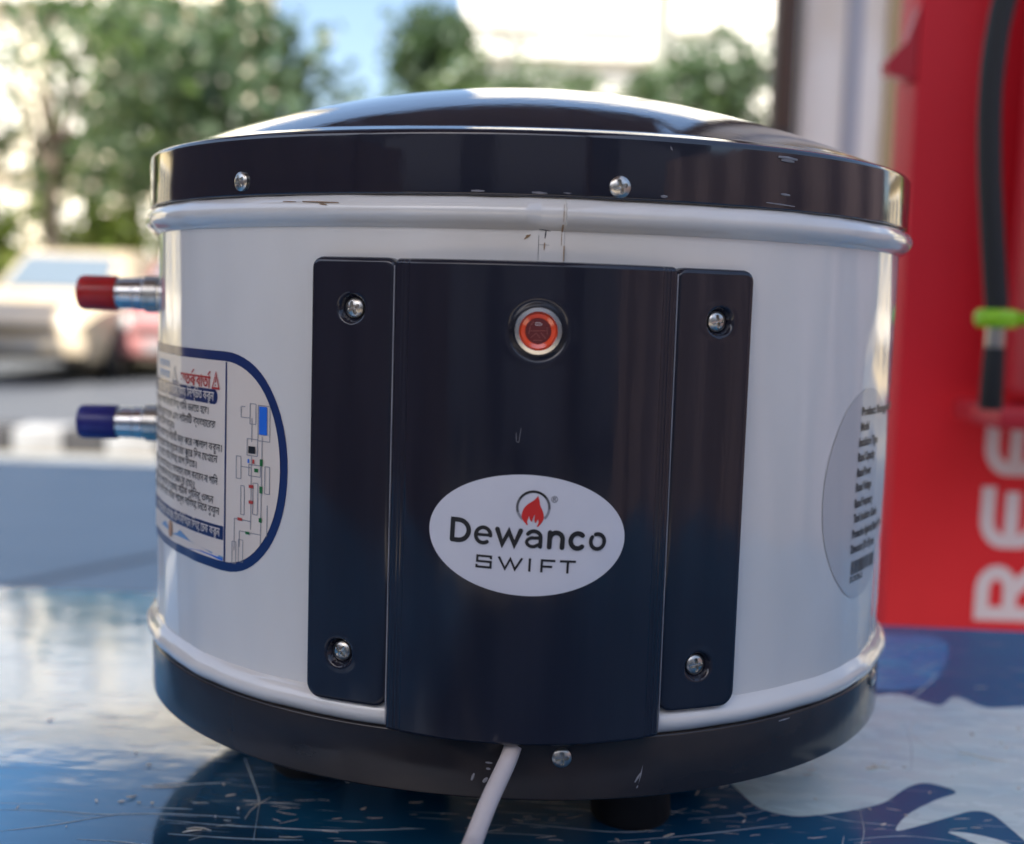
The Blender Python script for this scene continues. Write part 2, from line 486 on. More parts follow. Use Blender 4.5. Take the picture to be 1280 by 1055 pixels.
def hedge(name, label, x, y, w, z1, m, n):
    t = thing(name, label, 'hedge', (x, y, 0))
    b = MB()
    for k in range(int(w / 0.5) + 1):
        xx = -w / 2 + 0.25 + k * 0.5
        b.tube([(xx, 0, 0), (xx + 0.05, 0.02, z1 * 0.35), (xx - 0.04, 0, z1 * 0.7)], [0.04, 0.03, 0.015], 6)
    b.build('stems', M['bark'], t, 60)
    leaves('foliage', (0, 0, z1 * 0.55), (w / 2, 0.5, z1 * 0.42), m, t, n, 100, 0.55, 0.12)
    return t
hedge('hedge', 'tall green hedge along the foot of the white building, just above the lid', gx(745, 21), 21, 5.8, 5.3, M['leaf_mid'], 110)
hedge('hedge', 'bright yellow green hedge behind the parked vehicles on the left', gx(60, 16.6), 16.6, 5.0, 2.2, M['leaf_light'], 60)
pole = thing('utility_pole', 'grey concrete pole standing in front of the white building', 'pole', (gx(808, 22.5), 22.5, 0))
b = MB(); b.tube([(0, 0, 0), (0, 0, 4), (0, 0, 9)], [0.2, 0.18, 0.15], 12); b.build('shaft', mat('grey_green_concrete', (0.27, 0.28, 0.24), 0.8), pole, 60)
b = MB(); b.box(-0.9, 0.9, -0.25, -0.17, 8.2, 8.32); b.build('crossarm', M['grey_trim'], pole)

def car(name, label, x, y, rz, paint, length=3.9, width=1.68, height=1.5, van=False):
    t = thing(name, label, 'van' if van else 'car', (x, y, 0.008), rz)
    Lh, Wh = length / 2, width / 2
    # sections along x (front at -x): (x, half width, floor, belt height, roof height, roof half width)
    if van:
        secs = [(-Lh, .80, .28, .62, .64, .70), (-Lh + .12, .95, .22, .78, .82, .85), (-Lh + .45, 1, .2, .92, 1.0, .90), (-Lh + .95, 1, .2, 1.0, height - .03, .84), (-Lh + 1.3, 1, .2, 1.0, height, .84),
                (0.5, 1, .2, 1.0, height, .84), (Lh - .15, 1, .2, 1.0, height - .02, .84), (Lh, .95, .28, .98, height - .15, .8)]
    else:
        secs = [(-Lh, .78, .3, .58, .60, .62), (-Lh + .15, .92, .22, .70, .73, .8), (-Lh + .9, 1, .2, .84, .90, .86), (-Lh + 1.55, 1, .2, .9, height - .06, .74), (-Lh + 2.0, 1, .2, .92, height, .74),
                (Lh - 1.0, 1, .2, .94, height - .04, .74), (Lh - .3, .98, .22, .94, 1.05, .8), (Lh, .86, .3, .8, .86, .7)]
    v, f = [], []
    for (sx, wf, z0, zb, zr, rw) in secs:
        wv, rv = Wh * wf, Wh * rw
        ring = [(-wv * .92, z0), (-wv, z0 + .18), (-wv, zb), (-rv, zr - .06), (-rv * .86, zr), (rv * .86, zr), (rv, zr - .06), (wv, zb), (wv, z0 + .18), (wv * .92, z0)]
        v += [(sx, q[0], q[1]) for q in ring]
    n = 10
    for i in range(len(secs) - 1):
        for k in range(n):
            f.append((i * n + k, i * n + (k + 1) % n, (i + 1) * n + (k + 1) % n, (i + 1) * n + k))
    f.append(tuple(range(n))); f.append(tuple((len(secs) - 1) * n + k for k in range(n - 1, -1, -1)))
    mk('body', v, f, paint, t, 35)
    # glass: windscreen between section 2 and 3 or so, side windows along the belt
    a, c = secs[2], secs[3]
    def lerp(p, q, s): return tuple(p[i] + (q[i] - p[i]) * s for i in range(len(p)))
    p0, p1 = lerp(a, c, .12), lerp(a, c, .9)
    off = 0.012
    wv = [(p0[0] - off, -Wh * p0[5] * .80, p0[4] + off), (p0[0] - off, Wh * p0[5] * .80, p0[4] + off), (p1[0] - off, Wh * p1[5] * .78, p1[4] + off), (p1[0] - off, -Wh * p1[5] * .78, p1[4] + off)]
    wv2 = [(q[0] + .03, q[1], q[2] - .03) for q in wv]
    mk('windscreen', wv + wv2, [(0, 1, 2, 3), (4, 7, 6, 5), (0, 4, 5, 1), (1, 5, 6, 2), (2, 6, 7, 3), (3, 7, 4, 0)], M['pane'], t)
    for s in (-1, 1):
        y0, y1 = s * (Wh + .008), s * (Wh * secs[4][5] + .012)
        xs = (secs[3][0] - .2, secs[4][0] + .05, secs[5][0], secs[6][0] - .1)
        zt = height - .12
        q = [(xs[0], y0 - s * .03, .98), (xs[3], y0 - s * .03, 1.0), (xs[2], y1 - s * .0, zt), (xs[1], y1 - s * .0, zt)]
        q2 = [(p[0], p[1] - s * .04, p[2]) for p in q]
        mk('side_window', q + q2, [(0, 1, 2, 3), (4, 7, 6, 5), (0, 4, 5, 1), (1, 5, 6, 2), (2, 6, 7, 3), (3, 7, 4, 0)], M['pane'], t)
        b = MB(); b.lathe([(0, 0), (.09, 0), (.11, .03), (.09, .06), (0, .07)], 16, Matrix.Translation((-Lh + .06, s * Wh * .62, .62)) @ Matrix.Rotation(-PI / 2, 4, 'Y'))
        b.build('headlight', mat('headlight_glass', (.8, .8, .75), .1, spec=.8), t, 40)
        b = MB(); b.box(-Lh + 1.1, -Lh + 1.25, min(s * (Wh + .02), s * (Wh + .17)), max(s * (Wh + .02), s * (Wh + .17)), .95, 1.07, .02); b.build('mirror', paint, t, 40)
        for wx in (-Lh + .72, Lh - .72):
            b = MB(); b.lathe([(0.16, -.09), (.27, -.09), (.30, -.06), (.30, .06), (.27, .09), (.16, .09), (.16, -.09)], 24, Matrix.Translation((wx, s * (Wh - .08), .30)) @ Matrix.Rotation(PI / 2, 4, 'X'))
            wh = b.build('wheel', M['rubber'], t, 40)
            b = MB(); b.lathe([(0, .05 * -s), (.155, .06 * -s), (.158, .02 * -s), (0, 0)], 20, Matrix.Translation((wx, s * (Wh - .08), .30)) @ Matrix.Rotation(PI / 2, 4, 'X'))
            b.build('rim', M['steel'], wh, 40)
    b = MB(); b.box(-Lh - .05, -Lh + .1, -Wh * .86, Wh * .86, .27, .47, .04); b.build('bumper', M['grey_trim'] if van else paint, t, 40)
    b = MB(); b.box(-Lh - .062, -Lh - .052, -.24, .24, .33, .44); b.build('number_plate', M['kerbwhite'], t)
    b = MB(); b.box(-Lh - .012, -Lh + .1, -Wh * .45, Wh * .45, .5, .58, .01); b.build('grille', M['dark'], t, 40)
    return t

P_cream = mat('cream_car_paint', (0.46, 0.38, 0.27), 0.25, coat=0.8)
P_red = mat('dull_red_car_paint', (0.30, 0.13, 0.125), 0.25, coat=0.8)
P_silver = mat('silver_car_paint', (0.50, 0.53, 0.58), 0.3, coat=0.8)
car('parked_car', 'cream car parked across the road at the left edge', gx(30, 11.8), 13.6, PI / 2, P_cream, 4.1, 1.66, 1.42)
car('parked_car', 'dull red car parked across the road beside the cream car', gx(205, 12.2), 14.2, PI / 2, P_red, 3.9, 1.66, 1.40)

# what the drum's shiny rims mirror at either side; unseen shop front added to darken reflections
building('shop_building', 'cream shop building beyond the left end of the stall', -15, -6.0, 9.0, 10.2, 3.2, 1, 8, mat('warm_cream_plaster', (0.75, 0.62, 0.36), 0.85), M['trim'], M['pane'])
tree('broadleaf_tree', 'yellow green tree beyond the left end of the stall', -6.6, 8.2, 3.6, (0.35, 0.35, 1.3), M['leaf_light'], nclump=30, cr=0.35, seed=6, per=60, ls=.15)
tree('broadleaf_tree', 'yellow green tree beyond the right end of the stall', 7.0, 8.8, 4.4, (0.35, 0.35, 1.5), M['leaf_light'], nclump=30, cr=0.35, seed=7, per=60, ls=.15)
building('shop_building', 'ochre building beyond the right end of the stall', 5.6, 14.5, 11, 18, 6.5, 2, 6, mat('ochre_plaster', (0.62, 0.48, 0.26), 0.85), M['trim'], M['pane'])
sh = thing('shop', 'unseen slate blue shop front added behind the table to darken reflections', 'shop', (0, -6.4, 0))
M['slate'] = mat('added_slate_blue_paint', (0.085, 0.095, 0.125), 0.7, vary=((0.07, 0.075, 0.10), (0.6, 1, 0.6), 5, 0.4, 0.7))
b = MB(); b.box(-8, 8, -3, 0, 0.0, 3.4); b.build('wall', M['slate'], sh)
b = MB(); b.box(-8.15, 8.15, -3.1, 0.12, 3.403, 3.55); b.build('added_cornice', M['slate'], sh)
for k, xx in enumerate((-5.2, -1.2, 2.8)):
    b = MB()
    for j in range(22):
        b.box(xx, xx + 2.9, 0.004, 0.03 + 0.012 * (j % 2), 0.15 + 0.12 * j, 0.262 + 0.12 * j)
    b.build('added_shutter', mat('added_grey_shutter_%s' % 'abc'[k], (0.30, 0.31, 0.36), 0.5), sh)

# ------------------------------------------------------------ table
TR = R_(-2.4)
tab = thing('table', 'table under the water heater topped with glossy scratched blue printed sheet', 'table', (-0.335, 0.276, TZ), TR)
def table_mat():
    m = bpy.data.materials.new('blue_printed_sheet')
    t, p = nodes_of(m)
    N, L = t.nodes, t.links
    tc = N.new('ShaderNodeTexCoord')
    def mapped(scale, rot=0.0, loc=(0, 0, 0)):
        mp = N.new('ShaderNodeMapping')
        mp.inputs['Scale'].default_value = scale
        mp.inputs['Rotation'].default_value = (0, 0, rot)
        mp.inputs['Location'].default_value = loc
        L.new(tc.outputs['Object'], mp.inputs[0])
        return mp
    def noise(scale, det, rot=0.0, dist=0.0):
        n = N.new('ShaderNodeTexNoise')
        n.inputs['Scale'].default_value = 1
        n.inputs['Detail'].default_value = det
        n.inputs['Distortion'].default_value = dist
        L.new(mapped(scale, rot).outputs[0], n.inputs['Vector'])
        return n.outputs['Fac']
    def ramp(fac, stops):
        r = N.new('ShaderNodeValToRGB')
        e = r.color_ramp.elements
        while len(e) < len(stops):
            e.new(0.5)
        for i, (pos, c) in enumerate(stops):
            e[i].position = pos
            e[i].color = (*c, 1) if len(c) == 3 else c
        L.new(fac, r.inputs[0])
        return r.outputs[0]
    def mix(fac, a, b_):
        x = N.new('ShaderNodeMix'); x.data_type = 'RGBA'
        L.new(fac, x.inputs[0])
        for s, val in ((6, a), (7, b_)):
            if isinstance(val, tuple):
                x.inputs[s].default_value = (*val, 1)
            else:
                L.new(val, x.inputs[s])
        return x.outputs[2]
    sep = N.new('ShaderNodeSeparateXYZ')
    L.new(mapped((1, 1, 1)).outputs[0], sep.inputs[0])
    mr = N.new('ShaderNodeMapRange')
    mr.inputs[1].default_value, mr.inputs[2].default_value = -0.15, 0.85
    L.new(sep.outputs[0], mr.inputs[0])
    base = ramp(mr.outputs[0], [(0.0, (0.10, 0.42, 0.74)), (0.27, (0.08, 0.37, 0.68)), (0.36, (0.003, 0.030, 0.065)), (0.60, (0.004, 0.075, 0.18)), (1.0, (0.005, 0.27, 0.50))])  # dark middle stop paints in the heater's shadow and dark reflection
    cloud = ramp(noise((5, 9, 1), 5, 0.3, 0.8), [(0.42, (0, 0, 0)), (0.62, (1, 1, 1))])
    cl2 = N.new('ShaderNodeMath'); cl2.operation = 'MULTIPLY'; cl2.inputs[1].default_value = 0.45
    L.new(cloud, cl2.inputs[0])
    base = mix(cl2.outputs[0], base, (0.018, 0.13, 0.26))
    scr = None
    for i, (sc, rot, lo) in enumerate((((16, 520, 1), 0.25, 0.70), ((13, 430, 1), -0.12, 0.70), ((20, 600, 1), 0.9, 0.72), ((12, 480, 1), 1.9, 0.72), ((18, 400, 1), -0.5, 0.715))):
        s_ = ramp(noise(sc, 2, rot, 0.4), [(lo, (0, 0, 0)), (lo + 0.03, (1, 1, 1))])
        if scr is None:
            scr = s_
        else:
            mx = N.new('ShaderNodeMix'); mx.data_type = 'RGBA'; mx.blend_type = 'LIGHTEN'
            mx.inputs[0].default_value = 1
            L.new(scr, mx.inputs[6]); L.new(s_, mx.inputs[7])
            scr = mx.outputs[2]
    col = mix(scr, base, (0.30, 0.40, 0.47))
    L.new(col, p.inputs['Base Color'])
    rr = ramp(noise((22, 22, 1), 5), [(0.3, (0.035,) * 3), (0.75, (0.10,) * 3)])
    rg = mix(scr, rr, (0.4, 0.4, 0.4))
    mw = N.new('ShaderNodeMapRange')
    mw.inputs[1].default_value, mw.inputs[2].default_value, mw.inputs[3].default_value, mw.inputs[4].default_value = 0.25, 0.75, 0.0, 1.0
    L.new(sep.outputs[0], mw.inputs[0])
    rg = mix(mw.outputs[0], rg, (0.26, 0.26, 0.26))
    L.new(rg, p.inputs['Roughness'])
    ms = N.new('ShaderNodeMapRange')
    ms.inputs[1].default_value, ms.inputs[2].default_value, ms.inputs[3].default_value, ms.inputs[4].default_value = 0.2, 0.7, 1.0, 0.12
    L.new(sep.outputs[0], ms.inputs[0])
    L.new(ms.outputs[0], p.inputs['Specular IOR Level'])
    bp = N.new('ShaderNodeBump')
    bp.inputs['Strength'].default_value, bp.inputs['Distance'].default_value = 0.10, 0.004
    L.new(noise((14, 14, 1), 3), bp.inputs['Height'])
    b2 = N.new('ShaderNodeBump')
    b2.inputs['Strength'].default_value, b2.inputs['Distance'].default_value = 0.25, 0.0004
    L.new(scr, b2.inputs['Height'])
    b3 = N.new('ShaderNodeBump')
    b3.inputs['Strength'].default_value, b3.inputs['Distance'].default_value = 0.03, 0.002
    L.new(noise((11, 85, 1), 3, 0.08, 0.6), b3.inputs['Height'])
    L.new(bp.outputs[0], b3.inputs['Normal'])
    L.new(b3.outputs[0], b2.inputs['Normal'])
    L.new(b2.outputs[0], p.inputs['Normal'])
    return m
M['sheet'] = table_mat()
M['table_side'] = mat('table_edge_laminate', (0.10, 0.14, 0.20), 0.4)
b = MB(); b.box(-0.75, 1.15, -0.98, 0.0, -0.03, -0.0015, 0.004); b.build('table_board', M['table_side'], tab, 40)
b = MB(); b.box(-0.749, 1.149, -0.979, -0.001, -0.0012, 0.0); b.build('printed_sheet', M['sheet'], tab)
for lx, ly in ((-0.70, -0.93), (1.10, -0.93), (-0.70, -0.05), (1.10, -0.05)):
    b = MB(); b.box(lx - 0.02, lx + 0.02, ly - 0.02, ly + 0.02, -TZ + 0.008, -0.031, 0.003); b.build('leg', M['grey_trim'], tab, 40)
b = MB(); b.box(-0.68, 1.08, -0.06, -0.04, -0.13, -0.032, 0.002); b.build('apron', M['table_side'], tab, 40)
TINV = (Matrix.Translation(tab.location) @ Matrix.Rotation(TR, 4, 'Z')).inverted()
def print_mat(name, c, c2):
    m = mat(name, c, 0.2, spec=0.3, vary=(c2, (26, 44, 1), 6, 0.42, 0.66), bump=[((14, 14, 1), 0.12, 0.004), ((30, 210, 1), 0.10, 0.001)], rough_var=((40, 90, 1), 0.35, 0.7, 0.14, 0.4))
    return m
M['pale_print'] = print_mat('pale_cyan_print', (0.66, 0.79, 0.78), (0.54, 0.71, 0.74))
M['deep_print'] = print_mat('deep_blue_print', (0.012, 0.10, 0.27), (0.02, 0.15, 0.30))
M['indigo_print'] = print_mat('indigo_print', (0.03, 0.26, 0.52), (0.03, 0.32, 0.54))
def printed(name, pix, m, z):
    pts = spline([(x, y, 0) for x, y in pix] + [(pix[0][0], pix[0][1], 0)], 5)[:-1]
    v = []
    for q in pts:
        wpt = on_z(q.x, q.y, TZ + z)
        v.append(TINV @ wpt)
    n = len(v)
    me_v = v
    import bmesh
    bm = bmesh.new()
    vv = [bm.verts.new(p) for p in me_v]
    fc = bm.faces.new(vv)
    fc.normal_update()
    if fc.normal.z < 0:
        fc.normal_flip()
    bmesh.ops.triangulate(bm, faces=[fc], ngon_method='EAR_CLIP')
    me = bpy.data.meshes.new(name); bm.to_mesh(me); bm.free()
    me.materials.append(m)
    o = bpy.data.objects.new(name, me); COL.objects.link(o); o.parent = tab
    return o
printed('printed_wave', [(905, 905), (1000, 885), (1090, 870), (1125, 868), (1150, 876), (1175, 882), (1190, 872), (1205, 874), (1235, 885), (1290, 884), (1330, 900), (1330, 1075), (1295, 1062), (1268, 1040), (1240, 1018),
                          (1215, 1014), (1185, 1022), (1150, 1032), (1120, 1038), (1135, 1018), (1170, 1000), (1195, 990), (1160, 979), (1135, 984), (1105, 1003), (1070, 1012), (1030, 1018), (990, 1020), (950, 1010), (925, 990), (890, 950)], M['pale_print'], 0.0003)
printed('printed_wave', [(1290, 1068), (1255, 1052), (1215, 1042), (1185, 1040), (1210, 1050), (1250, 1068), (1290, 1085)], M['pale_print'], 0.0003)
printed('printed_band', [(1080, 792), (1180, 800), (1170, 850), (1130, 862), (1090, 862), (1040, 860)], M['indigo_print'], 0.0003)

# small dry fibres and chips lying on the sheet
db = MB()
def chip(px, py, L_, an, r, bend=0.3):
    c = on_z(px, py, TZ)
    pts = []
    for k in range(4):
        s = (k / 3 - 0.5) * L_
        aa = an + bend * (k - 1.5) * 0.45
        pts.append((c.x + s * math.cos(aa), c.y + s * math.sin(aa), TZ + r * 1.2 + random.uniform(0, r)))
    db.tube(pts, [r * 0.6, r, r, r * 0.5], 5)
for px, py, L_, an, r in ((872, 992, .008, 1.2, .0010), (868, 985, .006, .1, .0010), (902, 985, .004, .6, .0014), (928, 1020, .007, -.9, .0011), (836, 1046, .007, .5, .0012), (930, 1028, .004, 1.0, .0012),
                          (520, 1004, .008, .2, .0008), (455, 1013, .004, .8, .0013), (288, 995, .006, .6, .0011), (318, 1010, .03, 1.3, .0007), (165, 998, .006, .7, .0014), (152, 1003, .004, .2, .0012), (186, 958, .003, .4, .0014),
                          (200, 985, .022, .05, .0007), (215, 980, .02, .15, .0007), (240, 1040, .010, .4, .0011), (250, 1036, .014, -.1, .0007), (1100, 960, .012, -.5, .0010), (1215, 945, .016, -.6, .0012), (1245, 952, .018, -.35, .0011),
                          (1090, 962, .008, .2, .0020), (1105, 955, .006, .9, .0014), (1015, 965, .006, .2, .0016), (1010, 970, .007, .1, .0014), (1225, 860, .01, .1, .0009), (1160, 835, .05, .85, .0006), (1140, 920, .06, 1.5, .0005)):
    chip(px, py, L_ * .8, an, r * .33, random.uniform(-.5, .5))
for k in range(150):
    px = random.choice((random.uniform(200, 620), random.uniform(620, 960), random.uniform(640, 1290)))
    py = random.uniform(1000, 1090)
    chip(px, py, random.uniform(.003, .010), random.gauss(0.12, .22), random.uniform(.00007, .00014), random.uniform(-.25, .25))
for k in range(60):
    chip(random.uniform(-20, 1300), random.uniform(900, 1080), random.uniform(.0008, .003), random.uniform(0, 3), random.uniform(.0002, .0006))
cr_ = MB()
def crease(pix, r):
    pts = [on_z(x, y, TZ + r * .9) for x, y in pix]
    q = spline(pts, 5)
    n = len(q)
    cr_.tube([TINV @ p for p in q], [r * (0.3 + 0.7 * math.sin(PI * (i + .4) / n)) * random.uniform(.5, 1.2) for i in range(n)], 5)
for pix, r in (([(-10, 1012), (60, 1013), (130, 1018), (210, 1017), (300, 1022)], .00022), ([(-10, 1040), (60, 1032), (120, 1022), (160, 1016)], .00022), ([(95, 1049), (150, 1052), (210, 1060)], .0002),
               ([(306, 948), (316, 975), (324, 1000), (322, 1018), (317, 1050)], .0003), ([(200, 1024), (260, 1030), (330, 1034), (420, 1038), (520, 1036)], .00022), ([(210, 1042), (300, 1048), (380, 1050)], .0002),
               ([(190, 980), (215, 983), (245, 980), (290, 978)], .0003), ([(640, 1028), (700, 1034), (770, 1040), (830, 1038)], .0002), ([(760, 1052), (830, 1047), (900, 1040), (985, 1030)], .0002), ([(960, 1012), (1010, 1016), (1060, 1026), (1120, 1032)], .0002),
               ([(1060, 1050), (1130, 1045), (1200, 1052)], .0002), ([(1075, 1013), (1080, 1040), (1074, 1062)], .00022), ([(1128, 900), (1138, 925), (1140, 955), (1134, 965)], .00035), ([(1112, 895), (1140, 872), (1165, 850), (1168, 838)], .0004), ([(1055, 1045), (1052, 1062)], .0003),
               ([(1180, 925), (1200, 938), (1225, 936)], .0003), ([(680, 1010), (720, 1014), (780, 1012)], .00015), ([(860, 1024), (930, 1018), (960, 1012)], .00018)):
    crease(pix, r)
tag(cr_.build('crease', mat('pale_film_crease', (0.42, 0.50, 0.55), 0.35), tab, 60), kind='stuff')
tag(db.build('dust_and_fibres', M['dust'], None, 60), kind='stuff', label='pale dry fibres and dust specks scattered over the blue sheet', cat='debris')

# ------------------------------------------------------------ red box, canister and hose at the right
BY = 0.62                       # the box stands on the ground behind the table
RX = at(1104, 760, BY)
BT = R_(0.0)
KB = (BY - CAM.y) / 0.86
M['red'] = mat('red_printed_board', (0.76, 0.020, 0.036), 0.5, spec=0.3, vary=((0.70, 0.016, 0.030), (5, 5, 3), 4, 0.35, 0.7), bump=((3, 3, 2), 0.15, 0.01))
M['red_plastic'] = mat('glossy_red_plastic', (0.56, 0.022, 0.036), 0.4)
M['lavender'] = mat('pale_lavender_print', (0.72, 0.66, 0.72), 0.45)
box = thing('red_box', 'tall red box with pale upright lettering standing behind the right end of the table', 'box', (RX.x, RX.y, 0.008), BT)
b = MB(); b.box(0, at(1345, 500, BY).x - RX.x, 0.0, 0.07, 0.0, 1.85, 0.004); b.build('case', M['red'], box, 40)
bx = (Matrix.Translation(box.location) @ Matrix.Rotation(BT, 4, 'Z'))
BINV = bx.inverted()
BN = bx.to_3x3() @ Vector((0, -1, 0))
def on_box(px, py, off=0.0):
    d = ray(px, py)
    p0 = bx @ Vector((0, -off, 0))
    tt = (p0 - CAM).dot(BN) / d.dot(BN)
    return BINV @ (CAM + d * tt)
def flat_poly(name, pts2, y, m, parent, th=0.0006):
    """closed outline in the (x, z) plane of the box front, extruded towards -y"""
    n = len(pts2)
    v = [(x, y, z) for x, z in pts2] + [(x, y - th, z) for x, z in pts2]
    import bmesh
    bm = bmesh.new()
    vv = [bm.verts.new(p) for p in v]
    bm.faces.new(vv[:n]); bm.faces.new(vv[n:][::-1])
    for i in range(n):
        bm.faces.new((vv[i], vv[(i + 1) % n], vv[n + (i + 1) % n], vv[n + i]))
    bmesh.ops.recalc_face_normals(bm, faces=bm.faces)
    bmesh.ops.triangulate(bm, faces=[q for q in bm.faces if len(q.verts) > 4], ngon_method='EAR_CLIP')
    me = bpy.data.meshes.new(name); bm.to_mesh(me); bm.free()
    me.materials.append(m)
    o = bpy.data.objects.new(name, me); COL.objects.link(o); o.parent = parent
    return o
def ribbon(pts, wd, closed=False, n_cap=6):
    """outline of a stroked polyline (2D) with round caps"""
    P = [Vector((p[0], p[1])) for p in pts]
    lft, rgt = [], []
    n = len(P)
    for i, p in enumerate(P):
        d0 = (P[i] - P[i - 1]).normalized() if i else None
        d1 = (P[i + 1] - P[i]).normalized() if i < n - 1 else None
        t = ((d0 or d1) + (d1 or d0)).normalized()
        nn = Vector((-t.y, t.x))
        k = 1.0
        if 0 < i < n - 1:
            t0 = (P[i] - P[i - 1]).normalized()
            k = 1 / max(0.5, nn.dot(Vector((-t0.y, t0.x))))
        lft.append(p + nn * wd / 2 * k); rgt.append(p - nn * wd / 2 * k)
    out = lft[:]
    def cap(p, t):
        a0 = math.atan2(t.y, t.x)
        return [p + Vector((math.cos(a0 + PI / 2 - PI * k / n_cap), math.sin(a0 + PI / 2 - PI * k / n_cap))) * wd / 2 for k in range(1, n_cap)]
    if n_cap:
        out += cap(P[-1], (P[-1] - P[-2]).normalized())
    out += rgt[::-1]
    if n_cap:
        out += cap(P[0], (P[0] - P[1]).normalized())
    return out
def arc(cx, cy, rx, ry, a0, a1, n=14):
    return [(cx + rx * math.cos(R_(a0 + (a1 - a0) * k / n)), cy + ry * math.sin(R_(a0 + (a1 - a0) * k / n))) for k in range(n + 1)]
# letters run upwards: letter x -> box z, letter height -> box -x
LB = on_box(1293, 779)          # foot of the first letter's baseline
lt = on_box(1216, 779)
capH = LB.x - lt.x
def letter(strokes, z_off, wd):
    mb = MB()
    vs_, fs_ = [], []
    for i, st in enumerate(strokes):
        o2 = ribbon([(LB.x - y * capH, LB.z + z_off + x * capH) for x, y in st], wd * capH, False, 0)
        o = flat_poly('letter', o2, -0.0004 - i * 0.0001, M['lavender'], None)
        me = o.data
        mb.add([q.co.copy() for q in me.vertices], [list(q.vertices) for q in me.polygons])
        bpy.data.objects.remove(o); bpy.data.meshes.remove(me)
    return mb.build('letter', M['lavender'], box)
R_st = [[(.11, 0), (.11, 1.0)], [(.11, .89), (.42, .89)] + arc(.42, .665, .225, .225, 80, -80, 10) + [(.42, .44), (.11, .44)], [(.36, .46), (.74, 0)]]
E_st = [[(.80, .89), (.42, .89)] + arc(.38, .62, .27, .27, 95, 175, 8) + [(.11, .5)] + arc(.38, .38, .27, .27, 185, 265, 8) + [(.42, .11), (.80, .11)], [(.2, .5), (.74, .5)]]
E_st = [[(x * 1.28, y) for x, y in st] for st in E_st]
R_st = [[(x * 1.28, y) for x, y in st] for st in R_st]
letter(R_st, 0.0, .225)
letter(E_st, 1.20 * capH, .225)
letter(E_st, 2.38 * capH, .225)
# red latch on the left side of the box
la = on_box(1104, 92); lb = on_box(1128, 20)
b = MB()
prof = [(0.0, lb.z - la.z + 0.01), (-0.010, 0.034), (-0.030, 0.012), (-0.028, 0.0), (0.0, -0.006)]
n = len(prof)
b.add([(x, 0.002, z) for x, z in prof] + [(x, 0.02, z) for x, z in prof], [tuple(range(n)), tuple(range(2 * n - 1, n - 1, -1))] + [(i, n + i, n + (i + 1) % n, (i + 1) % n) for i in range(n)])
b.build('latch', M['red_plastic'], box).location = (-0.0005, 0, la.z)

HY = 0.06                      # the canister hangs in front of the box face
cl_ = on_box(1258, 300, HY); cbz = on_box(1250, 527, HY)
CRAD = 0.052 * KB
can2 = thing('red_canister', 'glossy red canister with red foot tray hanging on the box at the right edge', 'canister', tuple(bx @ Vector((cl_.x + CRAD, -HY - 0.03, cbz.z))), BT)
b = MB(); b.lathe([(0, .03), (CRAD * .96, .03), (CRAD, .04), (CRAD, .52), (CRAD * .9, .56), (CRAD * .5, .595), (0, .60)], 40); b.build('cylinder', M['red_plastic'], can2, 40)
c0 = on_box(1214, 500, HY + .02)
b = MB(); b.box(c0.x - cl_.x - CRAD, .11, -.06, .06, 0.0, .02, .004); b.build('foot_tray', M['red_plastic'], can2, 40)
b = MB(); b.box(-.03, .03, .06, .0895, .10, .30, .003); b.build('bracket', M['red_plastic'], can2, 40)
hose = thing('hose', 'black hose with lime green collar and silver ferrule hanging before the red canister', 'hose', tuple(bx @ Vector((cl_.x, -HY - .16, cbz.z))), BT)
HOFF = HY + 0.15
def hp(px, py): 
    q = on_box(px, py, HOFF)
    return (q.x - cl_.x, q.y + HY + .16, q.z - cbz.z)
b = MB(); b.tube(spline([hp(1285, -75), hp(1262, -20), hp(1247, 40), hp(1238, 120), hp(1237, 210), hp(1241, 300), hp(1246, 386)], 6), .0079 * KB * .85, 14); b.build('tube', M['rubber'], hose, 60)
q = hp(1246, 398)
def zl(prof): 
    bb = MB(); bb.lathe(prof, 24, Matrix.Translation(q)); return bb
hpx = (on_box(1246, 398, HOFF).z - on_box(1246, 498, HOFF).z) / 100
zl([(0, -6 * hpx), (23 * hpx, -11 * hpx), (27 * hpx, -5 * hpx), (27 * hpx, 6 * hpx), (23 * hpx, 11 * hpx), (0, 11 * hpx)]).build('collar', mat('lime_green_plastic', (0.30, 0.62, 0.01), 0.35), hose, 40)
b = MB(); b.box(q[0] + .018, q[0] + .11, q[1] - .009, q[1] + .009, q[2] - 8 * hpx, q[2] + 8 * hpx, .003); b.build('collar_tab', mat('lime_green_tab', (0.30, 0.62, 0.01), 0.35), hose, 40)
zl([(0, -36 * hpx), (11.5 * hpx, -36 * hpx), (12 * hpx, -30 * hpx), (12 * hpx, -11 * hpx), (0, -11 * hpx)]).build('ferrule', M['steel'], hose, 40)
zl([(0, -114 * hpx), (13 * hpx, -114 * hpx), (14.5 * hpx, -110 * hpx), (13 * hpx, -36.5 * hpx), (0, -36 * hpx)]).build('nozzle', M['rubber'], hose, 40)

# ------------------------------------------------------------ the water heater
heat = thing('water_heater', 'white drum water heater with navy black lid, front cover and base on feet', 'water heater', (0, 0, TZ))
def W(r, th, z):
    a = R_(th)
    return Vector((r * S * math.sin(a), -r * S * math.cos(a), z * S + H0))
def rot_grid(name, prof, ths, m, parent, rfun=None, closed=True, smooth=50):
    v, f = [], []
    nt_ = len(ths)
    for r, z in prof:
        for th in ths:
            rr = r if rfun is None else rfun(r, z, th)
            v.append(W(rr, th, z))
    for i in range(len(prof) - 1):
        for k in range(nt_ if closed else nt_ - 1):
            a, c = i * nt_ + k, i * nt_ + (k + 1) % nt_
            f.append((a, c, c + nt_, a + nt_))
    return mk(name, v, f, m, parent, smooth)
def bead(z0, hh, amp, n=14):
    return [(1 + amp * math.sin(PI * k / n) ** 0.75, z0 - hh + 2 * hh * k / n) for k in range(n + 1)]
